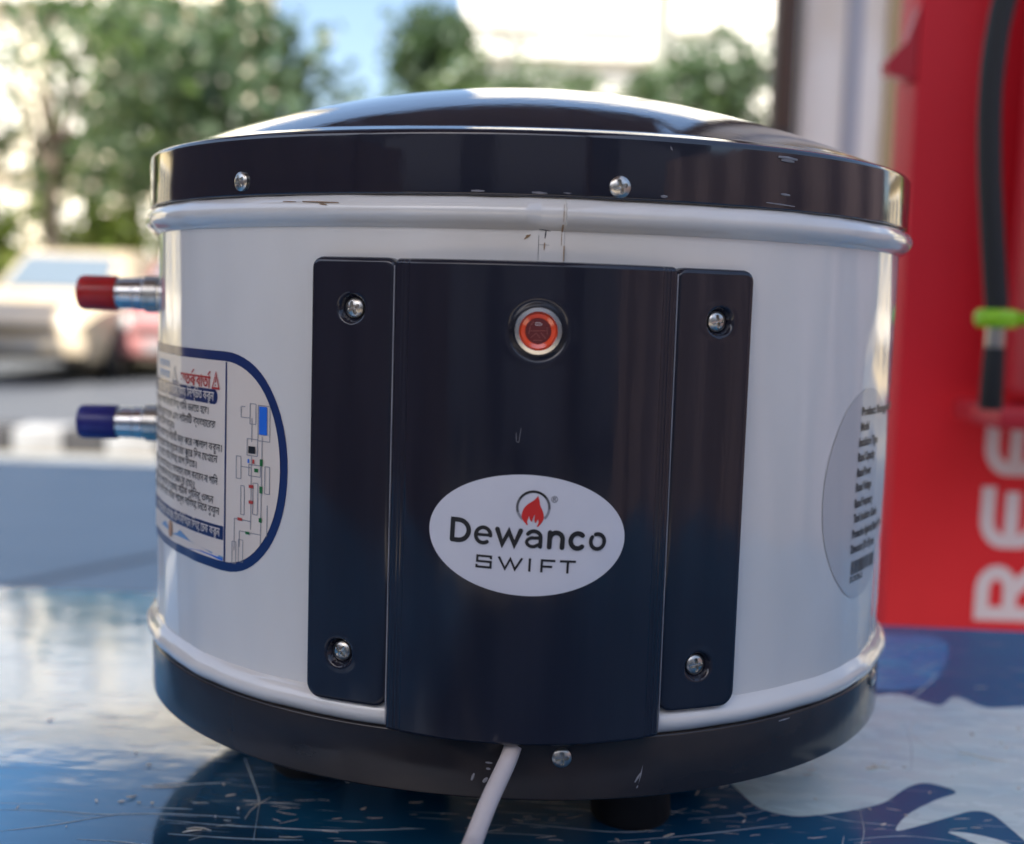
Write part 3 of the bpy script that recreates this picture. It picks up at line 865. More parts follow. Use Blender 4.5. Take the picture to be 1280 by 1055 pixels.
ths = sorted(set([round(-180 + 1.5 * k, 3) for k in range(240)] + [-0.6, -0.2, 0.2, 0.7, 1.0, 1.2, 1.35, 2.0, 2.6, 3.2, 3.7, 4.05, 4.15, 4.25, 4.4, 4.8]))
prof = [(0.97, -0.86), (1.0, -0.855)] + bead(-0.819, 0.031, 0.026) + [(1.0, -0.785 + (0.975) * k / 24) for k in range(1, 24)] + bead(0.228, 0.034, 0.032) + [(1.0, 0.266), (0.98, 0.30)]
def lap(r, z, th):
    rr = r
    if -1.5 < th < 4.2 and r > 0.99:
        k = min(1, (th + 1.5) / 2.7)
        if z > 0.15 and r > 1.001:
            rr = 1 + (r - 1) * (1 - 0.35 * min(1, max(0, (th + 0.2) / 1.6)))
        rr += 0.0032 * k
    # faint hand-made waviness of the sheet
    return rr + 0.0015 * math.sin(th * 0.21 + z * 3.0) + 0.0010 * math.sin(th * 0.47 - z * 5.1 + 1.0) + 0.0007 * math.sin(th * 0.9 + z * 7.7)
rot_grid('body', prof, ths, M['white'], heat, lap)
full = [k * 1.5 for k in range(240)]
def arcp(r0, z0, rad, a0, a1, n=5):
    return [(r0 + rad * math.cos(R_(a0 + (a1 - a0) * k / n)), z0 + rad * math.sin(R_(a0 + (a1 - a0) * k / n))) for k in range(n + 1)]
RL = 1.0183
lidp = [(0.98, 0.262), (RL - .006, 0.2585)] + arcp(RL - .005, .2635, .005, -80, 0, 3) + [(RL, 0.32)] + arcp(RL - .013, .377, .013, 0, 78, 6)
NR = 26
lidp += [(0.999 * (1 - k / NR) ** 0.9 + 0.0001, 0.3885 + 0.222 * (1 - (0.999 * (1 - k / NR) ** 0.9 + .0001) ** 2)) for k in range(NR + 1)]
def wob(r, z, th):
    return r + (0.0012 * math.sin(R_(th * 5 + 40)) + 0.0008 * math.sin(R_(th * 9))) * (1 if r > .9 else 0)
rot_grid('lid', lidp, full, M['lid'], heat, wob, True, 40)
RB = 1.0117
basep = [(0.99, -0.8495)] + arcp(RB - .006, -.8555, .006, 85, 0, 3) + [(RB, -.92)] + arcp(RB - .006, -.979, .006, 0, -85, 3) + [(0.96, -0.982), (0.95, -0.965), (0.5, -0.963), (0.001, -0.963)]
rot_grid('base_ring', basep, full, M['brownblack'], heat, wob, True, 40)
for an in (29, 119, 209, 299):
    p = W(0.62, an, 0)
    b = MB(); b.lathe([(0, 0.0), (.016, 0.0), (.018, .003), (.015, .042), (0, .042)], 28, Matrix.Translation((p.x, p.y, 0.0)))
    b.build('foot', M['rubber'], heat, 40)

# front cover: a curved box over two flat side flanges
def rrect_rows(z0, z1, x0, x1, rad, nz, nc=6, rb=None):
    rb = rad if rb is None else rb
    rows = []
    for k in range(nc + 1):
        a = PI / 2 * k / nc
        rows.append((z0 + rb * (1 - math.cos(a)), rb * (1 - math.sin(a))))
    for k in range(1, nz):
        rows.append((z0 + rb + (z1 - z0 - rb - rad) * k / nz, 0.0))
    for k in range(nc + 1):
        a = PI / 2 * (1 - k / nc)
        rows.append((z1 - rad * (1 - math.cos(a)), rad * (1 - math.sin(a))))
    return [(z, x0 + i, x1 - i) for z, i in rows]
def plate(name, dims, rads, steps, rfun, cols, nz, m, parent, sideflat=(0, 0)):
    """dims = (arc x0, x1, z0, z1) on the unit cylinder; steps = [(inset, drop)] from the wall up to the face"""
    x0, x1, z0, z1 = dims
    v, f = [], []
    rings = []
    nc = len(cols)
    grid = None
    for si, (ins, drop) in enumerate(steps):
        last = si == len(steps) - 1
        rows = rrect_rows(z0 + ins, z1 - ins, x0 + ins, x1 - ins, max(rads[0] - ins, .001), nz, 6, max(rads[1] - ins, .001))
        P = [[(a + (c - a) * u, z) for u in cols] for z, a, c in rows]
        nr = len(P)
        def put(i, j):
            a, z = P[i][j]
            th = math.degrees(a)
            v.append(W(rfun(a, z, drop), th, z))
            return len(v) - 1
        if last:
            idx = [[put(i, j) for j in range(nc)] for i in range(nr)]
            for i in range(nr - 1):
                for j in range(nc - 1):
                    f.append((idx[i][j], idx[i][j + 1], idx[i + 1][j + 1], idx[i + 1][j]))
            ring = [idx[0][j] for j in range(nc)] + [idx[i][nc - 1] for i in range(1, nr)] + [idx[nr - 1][j] for j in range(nc - 2, -1, -1)] + [idx[i][0] for i in range(nr - 2, 0, -1)]
        else:
            order = [(0, j) for j in range(nc)] + [(i, nc - 1) for i in range(1, nr)] + [(nr - 1, j) for j in range(nc - 2, -1, -1)] + [(i, 0) for i in range(nr - 2, 0, -1)]
            ring = [put(i, j) for i, j in order]
        rings.append(ring)
    for a, c in zip(rings, rings[1:]):
        n = len(a)
        for k in range(n):
            f.append((a[k], a[(k + 1) % n], c[(k + 1) % n], c[k]))
    return mk(name, v, f, m, parent, 50)
def sst(e0, e1, x):
    t = min(1, max(0, (x - e0) / (e1 - e0)))
    return t * t * (3 - 2 * t)
LSCR = [(R_(-20.05), 0.0277), (R_(-20.93), -0.6943)]
RSCR = [(R_(22.72), 0.0226), (R_(21.98), -0.7004)]
def flange_r(scr):
    def fn(a, z, drop):
        if drop > 0.5:
            return 1.0005
        r = 1.034 - drop
        for sx, sz in scr:
            d = math.hypot(a - sx, z - sz)
            r -= 0.017 * (1 - sst(0.022, 0.031, d))
            r += 0.0008 * math.exp(-((d - 0.035) / 0.005) ** 2)
        return r
    return fn
ucol = [k / 44 for k in range(45)]
flL = (R_(-25.55), R_(-14.6), -0.803, 0.132)
flR = (R_(16.9), R_(27.35), -0.797, 0.130)
stp = [(0.0, 1.0), (0.0, .012), (.0022, .0045), (.0065, .0008), (.011, 0.0)]
plate('cover_flange', flL, (.024, .034), stp, flange_r(LSCR), ucol, 210, M['black'], heat)
plate('cover_flange', flR, (.024, .034), stp, flange_r(RSCR), ucol, 210, M['black'], heat)
BX0, BX1 = R_(-14.75), R_(17.05)
BXC, BXH = (BX0 + BX1) / 2, (BX1 - BX0) / 2
def box_face(a, z):
    u = (a - BXC) / BXH
    r = 1.050 + 0.036 * (1 - min(1, u * u))
    e = BXH * (1 - abs(u))           # distance from the nearer side edge
    r -= 0.0030 * (1 - sst(0.034, 0.037, e))
    for g in (0.012, 0.019, 0.026):
        r += 0.0011 * math.exp(-((e - g) / 0.0018) ** 2)
    d = math.hypot((a - R_(1.38)) * 1.083, z + 0.0048)
    r -= 0.0075 * (1 - sst(0.048, 0.0605, d))
    r += 0.0007 * math.exp(-((d - 0.066) / 0.006) ** 2)
    r += 0.0010 * math.sin(9 * a + 3) * math.sin(4.5 * z)
    return r
def box_r(a, z, drop):
    if drop > 0.5:
        return 1.0205 if z > -.7 else 1.0205
    return box_face(a, z) - drop
bcol = sorted(set([k / 110 for k in range(111)] + [x / BXH / 2 for x in np.arange(.004, .042, .0016)] + [1 - x / BXH / 2 for x in np.arange(.004, .042, .0016)]))
plate('cover', (BX0, BX1, -0.842, 0.1305), (.012, .008), [(0.0, 1.0), (0.0, .016), (.002, .006), (.006, .0012), (.010, 0.0)], box_r, bcol, 260, M['black'], heat)
for a_ in (BX0, BX1):  # thin pale line painted along each cover edge as its highlight
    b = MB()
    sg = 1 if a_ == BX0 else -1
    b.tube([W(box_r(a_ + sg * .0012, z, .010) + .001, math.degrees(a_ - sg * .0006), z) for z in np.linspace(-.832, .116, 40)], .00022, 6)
    b.build('edge_highlight', M['edge'], heat, 60)

# screws: domed heads with a recessed cross
def screw_mesh():
    n, rr = 48, 10
    rad, hgt = 0.0037, 0.0017
    v, f = [], []
    for i in range(rr + 1):
        q = i / rr
        for k in range(n):
            a = 2 * PI * k / n
            x, y = rad * q * math.cos(a), rad * q * math.sin(a)
            z = hgt * math.sqrt(max(0, 1 - (0.93 * q) ** 2))
            ca, cb_ = abs(x) / rad, abs(y) / rad
            inside = (ca < .13 and cb_ < .62) or (cb_ < .13 and ca < .62)
            if inside:
                z -= .0011 * (1 - max(ca, cb_) * .6)
            v.append((x, y, z))
    for k in range(n):
        a = 2 * PI * k / n
        v.append((rad * math.cos(a), rad * math.sin(a), -.0015))
    for i in range(rr + 1):
        for k in range(n):
            f.append((i * n + k, i * n + (k + 1) % n, (i + 1) * n + (k + 1) % n, (i + 1) * n + k))
    me = bpy.data.meshes.new('screw'); me.from_pydata(v, [], f[n:] + [(0 * n + k, n + k, n + (k + 1) % n) for k in range(n)]); me.update()
    me.materials.append(M['steel']); me.shade_smooth(); me.set_sharp_from_angle(angle=R_(35))
    return me
SCREW = screw_mesh()
def radial(r, th, z, spin=0.0):
    a = R_(th)
    X, Y, Z = Vector((math.cos(a), math.sin(a), 0)), Vector((0, 0, 1)), Vector((math.sin(a), -math.cos(a), 0))
    m = Matrix((X, Y, Z)).transposed().to_4x4()
    return Matrix.Translation(W(r, th, z)) @ m @ Matrix.Rotation(spin, 4, 'Z')
for r, th, z, sp, sc in ((1.018, -20.05, .0277, .4, 1.0), (1.018, -20.93, -.6943, .9, 1.0), (1.018, 22.72, .0226, .2, 1.0), (1.018, 21.98, -.7004, .15, 1.05),
                     (RL, -37.4, .2896, .5, 1.0), (RL, 10.16, .2836, .3, 1.05), (RB, 5.95, -.8905, .1, 1.0), (RB, 63.3, -.866, .6, 1.0)):
    o = bpy.data.objects.new('screw', SCREW); COL.objects.link(o); o.parent = heat
    o.matrix_local = radial(r + .001, th, z, sp) @ Matrix.Scale(sc, 4)

# indicator lamp
IM = radial(box_face(R_(1.38), -.0048 + .09) - .0105, 1.38, -.0048)
u = S
b = MB(); b.lathe([(.0365 * u, .004 * u), (.0365 * u, .017 * u), (.038 * u, .0195 * u), (.0455 * u, .0185 * u), (.048 * u, .015 * u), (.048 * u, -.002 * u)], 64, IM)
bez = b.build('indicator_bezel', M['chrome'], heat, 40)
b = MB(); b.lathe([(.0365 * u, .010 * u), (.034 * u, .0135 * u), (.026 * u, .0115 * u), (.0255 * u, .0095 * u), (0, .0095 * u)], 64, IM)
lens = b.build('indicator_lens', M['lens'], heat, 30)
b = MB(); b.lathe([(.0252 * u, .0097 * u), (.0245 * u, .0112 * u), (0, .0118 * u)], 24, IM); b.build('lens_core', M['lens_core'], lens, 30)
b = MB()
for p0, p1 in (((-.016, 0), (.016, .001)), ((-.014, -.013), (-.004, -.004)), ((-.004, -.004), (.004, -.013)), ((.005, -.003), (.015, -.014)), ((-.018, -.006), (-.016, .008)), ((.017, .008), (.018, -.006)), ((-.009, -.018), (.008, -.018)), ((-.015, .011), (-.009, .018))):
    b.tube([IM @ Vector((p0[0] * u, p0[1] * u, .0119 * u)), IM @ Vector((p1[0] * u, p1[1] * u, .0119 * u))], .00012, 5)
b.build('lens_facets', M['lens_facet'], lens, 60)
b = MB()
loop = [(-.006, .0125), (-.0055, .016), (.003, .016), (.007, .013), (.0065, .0115), (-.0055, .0117), (-.006, .0125)]  # pale loop painted on the lens as a glint
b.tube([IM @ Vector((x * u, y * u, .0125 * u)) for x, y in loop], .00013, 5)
b.build('lens_glint', M['glint'], lens, 60)

# --- flat print wrapped on the drum or on the cover
def on_body(off):
    return lambda a, z: W(lap(1.0, min(z, .1), math.degrees(a)) + off / S, math.degrees(a), z)
def on_cover(off):
    return lambda a, z: W(box_face(a, z) + off / S, math.degrees(a), z)
def disc_grid(name, fn, outline, wrap, m, parent, nr=10, th=0.0002):
    """a filled outline (function t -> (a, z), centre c) as a polar grid"""
    n = len(outline)
    cx_ = sum(p[0] for p in outline) / n; cz_ = sum(p[1] for p in outline) / n
    v, f = [wrap(cx_, cz_)], []
    for i in range(1, nr + 1):
        for p in outline:
            v.append(wrap(cx_ + (p[0] - cx_) * i / nr, cz_ + (p[1] - cz_) * i / nr))
    for k in range(n):
        f.append((0, 1 + k, 1 + (k + 1) % n))
    for i in range(nr - 1):
        for k in range(n):
            a, c = 1 + i * n + k, 1 + i * n + (k + 1) % n
            f.append((a, a + n, c + n, c))
    return mk(name, v, f, m, parent, 60)
def poly2(name, outlines, wrap, m, parent):
    import bmesh
    mb = MB()
    for ol in outlines:
        bm = bmesh.new()
        # drop repeated points
        pts, last = [], None
        for p in ol:
            if last is None or math.hypot(p[0] - last[0], p[1] - last[1]) > 1e-6:
                pts.append(p); last = p
        vv = [bm.verts.new((p[0], p[1], 0)) for p in pts]
        fc = bm.faces.new(vv)
        fc.normal_update()
        if fc.normal.z < 0:
            fc.normal_flip()
        bmesh.ops.triangulate(bm, faces=[fc], ngon_method='EAR_CLIP')
        bm.verts.index_update()
        mb.add([wrap(q.co.x, q.co.y) for q in bm.verts], [[q.index for q in g.verts] for g in bm.faces])
        bm.free()
    return mb.build(name, m, parent)
PRE = '\u09bf\u09c7\u09c8'
def visual(s):
    out = []
    for ch in s:
        if ch in PRE and out:
            out.insert(len(out) - 1, ch)
        else:
            out.append(ch)
    return ''.join(out)
def text_geo(s, bold=0.0, res=3):
    c = bpy.data.curves.new('print', 'FONT')
    c.body, c.size, c.offset, c.resolution_u, c.fill_mode = s, 1.0, bold, res, 'FRONT'
    o = bpy.data.objects.new('print', c); COL.objects.link(o)
    me = o.to_mesh()
    v = [q.co.copy() for q in me.vertices]; f = [list(q.vertices) for q in me.polygons]
    o.to_mesh_clear(); bpy.data.objects.remove(o); bpy.data.curves.remove(c)
    return v, f
def text(name, items, wrap, m, parent, tilt=0.0):
    """items = (string, a0, z0, height of size-1 em in R units, width or None, align, bold)"""
    mb = MB()
    for s, a0, z0, size, width, align, bold in items:
        v, f = text_geo(visual(s), bold)
        if not v:
            continue
        xs = [q.x for q in v]
        x0, x1 = min(xs), max(xs)
        kx = size if width is None else width / (x1 - x0)
        shift = {'l': x0, 'r': x1, 'c': (x0 + x1) / 2}[align]
        mb.add([wrap(a0 + (q.x - shift) * kx, z0 + q.y * size + (q.x - shift) * kx * tilt) for q in v], f)
    return mb.build(name, m, parent)

# logo sticker on the cover
TL = R_(-1.9)
def tl(x, z, c=(.0175, -.409)):
    return (c[0] + x * math.cos(TL) - z * math.sin(TL), c[1] + x * math.sin(TL) + z * math.cos(TL))
KA = 1 / 1.085                   # arc length on the cover -> angle
def cov(off):
    w_ = on_cover(off)
    return lambda a, z: w_(a * KA, z)
ell = [tl(.1995 * math.cos(2 * PI * k / 96), .1215 * math.sin(2 * PI * k / 96)) for k in range(96)]
logo = disc_grid('logo_sticker', None, ell, cov(.00025), M['sticker'], heat, 24)
px = .000351
def wordpos(x, y, x0=-.1545, z0=-.0245):
    return tl(x0 + x * px, z0 + y * px)
word = []
def stroke(pts, ox, wd=27):
    word.append([wordpos(p[0] + ox - 197, p[1]) for p in ribbon(pts, wd)])
stroke([(13, 13), (13, 129), (45, 129)] + arc(48, 71, 60, 58, 88, -88, 16) + [(45, 13), (13.2, 13.4)], 197)
stroke(arc(51, 55, 42, 44, 0, 305, 24), 338, 22); stroke([(12, 57), (90, 57)], 338, 17)
stroke([(13, 97), (45, 15), (79, 88), (113, 15), (145, 97)], 455)
stroke(arc(50, 64, 39, 35, 150, 0, 12) + [(89, 12)], 625, 22); stroke([(89, 62)] + arc(46, 36, 34, 25, 80, 285, 18) + [(89, 28)], 625, 19)
stroke([(13, 13), (13, 97)], 752); stroke([(13, 58)] + arc(50, 60, 36, 37, 170, 0, 12) + [(86, 13)], 752)
stroke(arc(52, 55, 40, 43, 48, 312, 22), 873)
stroke(arc(51, 55, 40, 43, 110, -215, 26), 990, 22)
wl = cov(.00045)
for i, ol in enumerate(word):
    pass
mbw = MB()
for i, ol in enumerate(word):
    o = poly2('tmp', [ol], cov(.00045 + .00003 * i), M['ink'], None)
    mbw.add([q.co.copy() for q in o.data.vertices], [list(q.vertices) for q in o.data.polygons])
    me = o.data; bpy.data.objects.remove(o); bpy.data.meshes.remove(me)
mbw.build('brand_lettering', M['ink'], logo)
sw = []
def s2(pts, ox):
    sw.append([tl(-.098 + (p[0] + ox) * px, -.0715 + p[1] * px) for p in ribbon(pts, 13, False, 0)])
s2([(84, 54), (84, 69), (6, 69), (6, 38), (84, 38), (84, 6), (4, 6), (4, 20)], 0)
s2([(0, 74), (38, 7), (66, 66), (94, 7), (132, 74)], 128)
s2([(0, 0), (0, 76)], 304)
s2([(0, 0), (0, 69), (76, 69)], 372); s2([(0, 34), (60, 34)], 372)
s2([(0, 69), (92, 69)], 474); s2([(46, 0), (46, 64)], 474)
mbw = MB()
for i, ol in enumerate(sw):
    o = poly2('tmp', [ol], cov(.00045 + .00003 * i), M['ink'], None)
    mbw.add([q.co.copy() for q in o.data.vertices], [list(q.vertices) for q in o.data.polygons])
    me = o.data; bpy.data.objects.remove(o); bpy.data.meshes.remove(me)
mbw.build('model_lettering', M['ink'], logo)
# ring in three greys, flame
FC = (.0085, .0575)
for a0, a1, mm in ((40, 150, 'ink'), (150, 200, 'grey_ink'), (200, 232, 'pale_grey_ink'), (-5, 40, 'grey_ink'), (-42, -5, 'pale_grey_ink')):
    ol = [tl(FC[0] + x * px, FC[1] + y * px) for x, y in ribbon(arc(0, 0, 90, 90, a0, a1, 16), 14, False, 0)]
    poly2('ring', [ol], cov(.00045), M[mm], logo)
fl = [(-28, -104), (-58, -70), (-62, -40), (-52, -8), (-30, 18), (0, 40), (20, 62), (22, 70), (32, 40), (38, 14), (52, -14), (62, -44), (58, -74), (36, -106), (28, -106), (34, -84), (30, -66), (20, -88), (10, -72), (12, -40), (2, -62), (-2, -82), (-14, -72), (-20, -50), (-26, -70), (-30, -84), (-24, -100)]
fsp = [(q.x, q.y) for q in spline([(x, y, 0) for x, y in fl], 3)]
poly2('flame', [[tl(FC[0] + x * px, FC[1] + y * px) for x, y in fsp]], cov(.00047), M['red_ink'], logo)
for dx, dy, sc in ((-2, -46, 1.0), (-30, -80, .8), (6, -92, .7)):
    pass
text('registered_mark', [('\u00ae', *tl(FC[0] + .041, FC[1] + .012), .018, None, 'c', 0.0)], cov(.00045), M['grey_ink'], logo)

# left warning label
LA0, LA1, LZ0, LZ1 = -1.62, -.5246, -.5785, -.0800
zc, hz = (LZ0 + LZ1) / 2, (LZ1 - LZ0) / 2
def label_outline(ins):
    pts = []
    for k in range(33):
        a = R_(-90 + 180 * k / 32)
        ca, sa = max(0, math.cos(a)), math.sin(a)
        pts.append((LA1 - .205 + (.205 - ins) * ca ** 0.92, zc + (hz - ins) * math.copysign(abs(sa) ** 0.97, sa)))
    for k in range(33):
        a = R_(90 + 180 * k / 32)
        ca, sa = min(0, math.cos(a)), math.sin(a)
        pts.append((LA0 + .205 + (.205 - ins) * ca, zc + (hz - ins) * sa))
    return pts
def strip_fill(name, ol, wrap, m, parent):
    """fill a label outline (right chain then left chain) with rows of quads"""
    nn = len(ol) // 2
    rt, lf = ol[:nn], ol[nn:][::-1]
    v, f = [], []
    nc = 40
    for a, c in zip(lf, rt):
        for j in range(nc + 1):
            v.append(wrap(a[0] + (c[0] - a[0]) * j / nc, a[1] + (c[1] - a[1]) * j / nc))
    for i in range(nn - 1):
        for j in range(nc):
            q = i * (nc + 1) + j
            f.append((q, q + 1, q + nc + 2, q + nc + 1))
    return mk(name, v, f, m, parent, 60)
warn = strip_fill('warning_label', label_outline(0), on_body(.0002), M['navy_ink'], heat)
strip_fill('label_paper', label_outline(.0215), on_body(.0004), M['paper'], warn)
def rects(name, rs, off, m, parent):
    mb = MB()
    for a0, a1, z0, z1 in rs:
        n = max(1, int((a1 - a0) / .03))
        v, f = [], []
        wr = on_body(off)
        for k in range(n + 1):
            a = a0 + (a1 - a0) * k / n
            v += [wr(a, z0), wr(a, z1)]
        for k in range(n):
            f.append((2 * k, 2 * k + 2, 2 * k + 3, 2 * k + 1))
        mb.add(v, f)
    return mb.build(name, m, parent)
rects('divider', [(-.726, -.7205, -.556, -.103)], .0006, M['navy_ink'], warn)
rects('header_band', [(-1.4, -.768, -.2015, -.168), (-1.4, -.7285, -.508, -.476)], .0006, M['navy_ink'], warn)
poly2('header_end', [[(-.7682, -.2015)] + arc(-.7682, -.18475, .012, .01675, -90, 90, 10)], on_body(.0006), M['navy_ink'], warn)
wb = on_body(.0007)
text('warning_title', [('সতকবাতা', -.785, -.1655, .040, .150, 'r', 0.02)], wb, M['dull_red_ink'], warn)
poly2('title_marks', [[(a, -.1365), (a + .006, -.1365), (a + .016, -.128), (a + .010, -.128)] for a in (-.878, -.800)], on_body(.0007), M['dull_red_ink'], warn)
def tri(cx_, z0, w_, h_):
    return [[(cx_ - w_, z0), (cx_ + w_, z0), (cx_ + w_ * .75, z0 + h_ * .12), (cx_ - w_ * .75, z0 + h_ * .12)],
            [(cx_ - w_, z0), (cx_ - w_ * .72, z0 + .002), (cx_ + w_ * .06, z0 + h_ * .92), (cx_, z0 + h_)],
            [(cx_ + w_, z0), (cx_, z0 + h_), (cx_ - w_ * .06, z0 + h_ * .9), (cx_ + w_ * .72, z0 + .002)]]
for j, q in enumerate(tri(-.7635, -.1675, .0165, .042)):
    poly2('warning_triangle', [q], on_body(.0007 + .00004 * j), M['dull_red_ink'], warn)
rects('exclamation_mark', [(-.7652, -.7618, -.152, -.139), (-.7652, -.7618, -.160, -.156)], .0008, M['dull_red_ink'], warn)
for j, q in enumerate(tri(-.985, -.1675, .022, .042)):
    poly2('pale_triangle', [q], on_body(.0007 + .00004 * j), M['pale_grey_ink'], warn)
text('header_text', [('সংযোগের পূবে নিচের বিষয় নিশ্চিত করুন', -.768, -.1935, .030, .40, 'r', 0.01), ('বছরে অন্তত এক বার টেকনিশিয়ান দিয়ে চেক করুন', -.738, -.5005, .029, .44, 'r', 0.01)], on_body(.0009), M['paper'], warn)
lines = [('গিজার চালু করার আগে ইনলেট দিয়ে পানি ভরতে হবে।', -.792, -.2265), ('ট্যাংকে পানি ভরা না হলে এবং লাইনটি ব্যবহারের', -.762, -.2560), ('বিদুৎ সংযোগ ঠিক রাখুন।', -.99, -.2800),
         ('পরিষ্কার করার পূবে লাইনটি বন্ধ করে আলাদা করুন।', -.736, -.3075), ('গিজার ব্যবহারের সময় বাতাস বের করে দিন যেখানে', -.752, -.3340), ('কোনো লাইন দিয়ে চাপ দিতে।', -.85, -.3580),
         ('আরথিং সংযোগ ছাড়া কোনো অবসতায় কাজ করবেন না পানি', -.750, -.3840), ('গরম থাকলে হাত দেবেন না (যে)।', -.86, -.4060), ('সেফটি ভালভ লাগানোর সময় সঠিক পানির ওজন', -.766, -.4290), ('লাইনে চাপ বেশি হলে পানির পাম্প লাগিয়ে নিতে বুঝুন', -.742, -.4520)]
text('instruction_text', [(s, a, z, .0255, .50 if i not in (2, 5, 7) else .32, 'r', 0.006) for i, (s, a, z) in enumerate(lines)], wb, M['ink'], warn)
text('side_note', [('সাবধান', -1.03, -.135, .026, .12, 'r', 0.01), ('ব্যবহার', -1.03, -.160, .026, .12, 'r', 0.01)], wb, M['sky_ink'], warn)
poly2('wave_print', [[(-1.4, -.555), (-.7285, -.556), (-.7285, -.546), (-.80, -.541), (-.88, -.536), (-.95, -.520), (-.965, -.530), (-1.0, -.538), (-1.08, -.520), (-1.12, -.535), (-1.4, -.53)]], on_body(.0006), M['sky_ink'], warn)
poly2('dark_wave_print', [[(-.90, -.5555), (-.7285, -.5555), (-.7285, -.550), (-.82, -.547)]], on_body(.0008), M['blue_ink'], warn)
poly2('figure_print', [[(-1.02 + .018 * math.cos(2 * PI * k / 20), -.530 + .021 * math.sin(2 * PI * k / 20)) for k in range(20)]], on_body(.0008), M['tan_ink'], warn)
# plumbing diagram in the round end
dl = []
def hline(a0, a1, z): dl.append((a0, a1, z - .0008, z + .0008))
def vline(a, z0, z1): dl.append((a - .0011, a + .0011, z0, z1))
def obox(a0, a1, z0, z1):
    hline(a0, a1, z0); hline(a0, a1, z1); vline(a0, z0, z1); vline(a1, z0, z1)
obox(-.640, -.622, -.235, -.190); vline(-.602, -.50, -.26); vline(-.634, -.275, -.222); hline(-.668, -.640, -.222); vline(-.668, -.222, -.198); hline(-.668, -.655, -.198)
obox(-.648, -.616, -.305, -.268); vline(-.634, -.47, -.305); hline(-.690, -.634, -.452); vline(-.690, -.525, -.452); hline(-.672, -.602, -.478); vline(-.672, -.515, -.478)
obox(-.697, -.684, -.555, -.505); obox(-.675, -.660, -.548, -.498); obox(-.684, -.668, -.36, -.31); obox(-.668, -.656, -.44, -.375); obox(-.628, -.613, -.435, -.365); obox(-.592, -.577, -.385, -.325); vline(-.583, -.48, -.41)
obox(-.615, -.578, -.270, -.192); obox(-.642, -.606, -.350, -.325); hline(-.668, -.636, -.332)
rects('diagram_lines', dl, .0006, M['pale_grey_ink'], warn)
rects('diagram_tank', [(-.611, -.586, -.256, -.194)], .0008, M['blue_ink'], warn)
rects('diagram_meter', [(-.643, -.622, -.300, -.284)], .0008, M['ink'], warn)
rects('diagram_red_marks', [(-.640, -.626, -.377, -.370), (-.640, -.626, -.412, -.405), (-.678, -.662, -.4545, -.448), (-.630, -.624, -.322, -.313)], .0008, M['dull_red_ink'], warn)
rects('diagram_green_marks', [(-.607, -.598, -.325, -.310), (-.624, -.612, -.340, -.332), (-.607, -.598, -.385, -.370), (-.607, -.598, -.450, -.440), (-.650, -.636, -.482, -.476)], .0008, M['green_ink'], warn)
rects('diagram_blue_marks', [(-.645, -.640, -.322, -.313)], .0008, M['blue_ink'], warn)

# right specification label
so_ = [(.972 + .215 * math.cos(2 * PI * k / 72), -.380 + .253 * math.sin(2 * PI * k / 72)) for k in range(72)]
spec = disc_grid('specification_label', None, so_, on_body(.0003), M['silver_label'], heat, 24)
spl = [('Product: Storage Auto Geyser', .921, -.1905, .25), ('Model', .9205, -.2265, .040), ('Installation Type', .914, -.2635, .093), ('Rated Capacity', .913, -.299, .083), ('Rated Power', .9125, -.3355, .070), ('Rated Voltage', .9115, -.3705, .076),
       ('Rated Frequency', .909, -.409, .088), ('Tank Insulation Grade', .908, -.4445, .118), ('Protection Against Electric Shock', .906, -.4815, .172), ('Dimension: (Ø x H) mm', .903, -.518, .115)]
text('specification_text', [(s, a, z, .0285, wd * 1.5, 'l', 0.035) for s, a, z, wd in spl], on_body(.0006), M['ink'], spec)
bars, a = [], .911
while a < 1.08:
    wd = random.choice((.0022, .0022, .004, .006))
    bars.append((a, a + wd, -.571, -.539)); a += wd + random.choice((.002, .002, .0035))
rects('barcode', bars, .0006, M['ink'], spec)
text('serial_number', [('DS-23927856-02', .908, -.589, .020, .085, 'l', 0.02)], on_body(.0006), M['ink'], spec)

# water pipes at the left
for py0, py1, cm, lab in ((368, 365, 'red_cap', 'chrome pipe end with red plastic cap'), (529, 526, 'blue_cap', 'chrome pipe end with dark blue plastic cap')):
    Yp = 0.02
    pa, pb, pc_ = at(203, py0, Yp), at(146, (py0 + py1) / 2, Yp), at(100, py1, Yp)
    pa.x = min(pa.x, -0.172)
    off = Vector((0, 0, TZ))
    pa, pb, pc_ = pa - off, pb - off, pc_ - off
    ax = (pc_ - pa).normalized()
    rad = 0.0086
    def along(p, prof, nm, m, par):
        bb = MB()
        qq = ax.to_track_quat('Z', 'Y').to_matrix().to_4x4()
        bb.lathe(prof, 36, Matrix.Translation(p) @ qq)
        return bb.build(nm, m, par, 40)
    Lp = (pb - pa).length; Lc = (pc_ - pb).length
    tp = along(pa, [(0, 0), (rad, 0), (rad, Lp * .55), (rad * .94, Lp * .57), (rad * .98, Lp * .61), (rad * .94, Lp * .66), (rad * .98, Lp * .71), (rad * .94, Lp * .76), (rad * .98, Lp * .81), (rad * .94, Lp * .86), (rad * .93, Lp + .01), (0, Lp + .01)], 'water_pipe', M['chrome'], heat)
    tp['label'] = lab
    along(pa, [(rad * 1.01, .001), (rad * 1.14, .001), (rad * 1.14, .008), (rad * 1.01, .009)], 'collar', M['steel'], tp)
    along(pb, [(rad * .99, -.001), (rad * 1.06, 0), (rad * 1.07, Lc * .86), (rad * .98, Lc * .96), (rad * .8, Lc), (0, Lc)], 'cap', M[cm], tp)

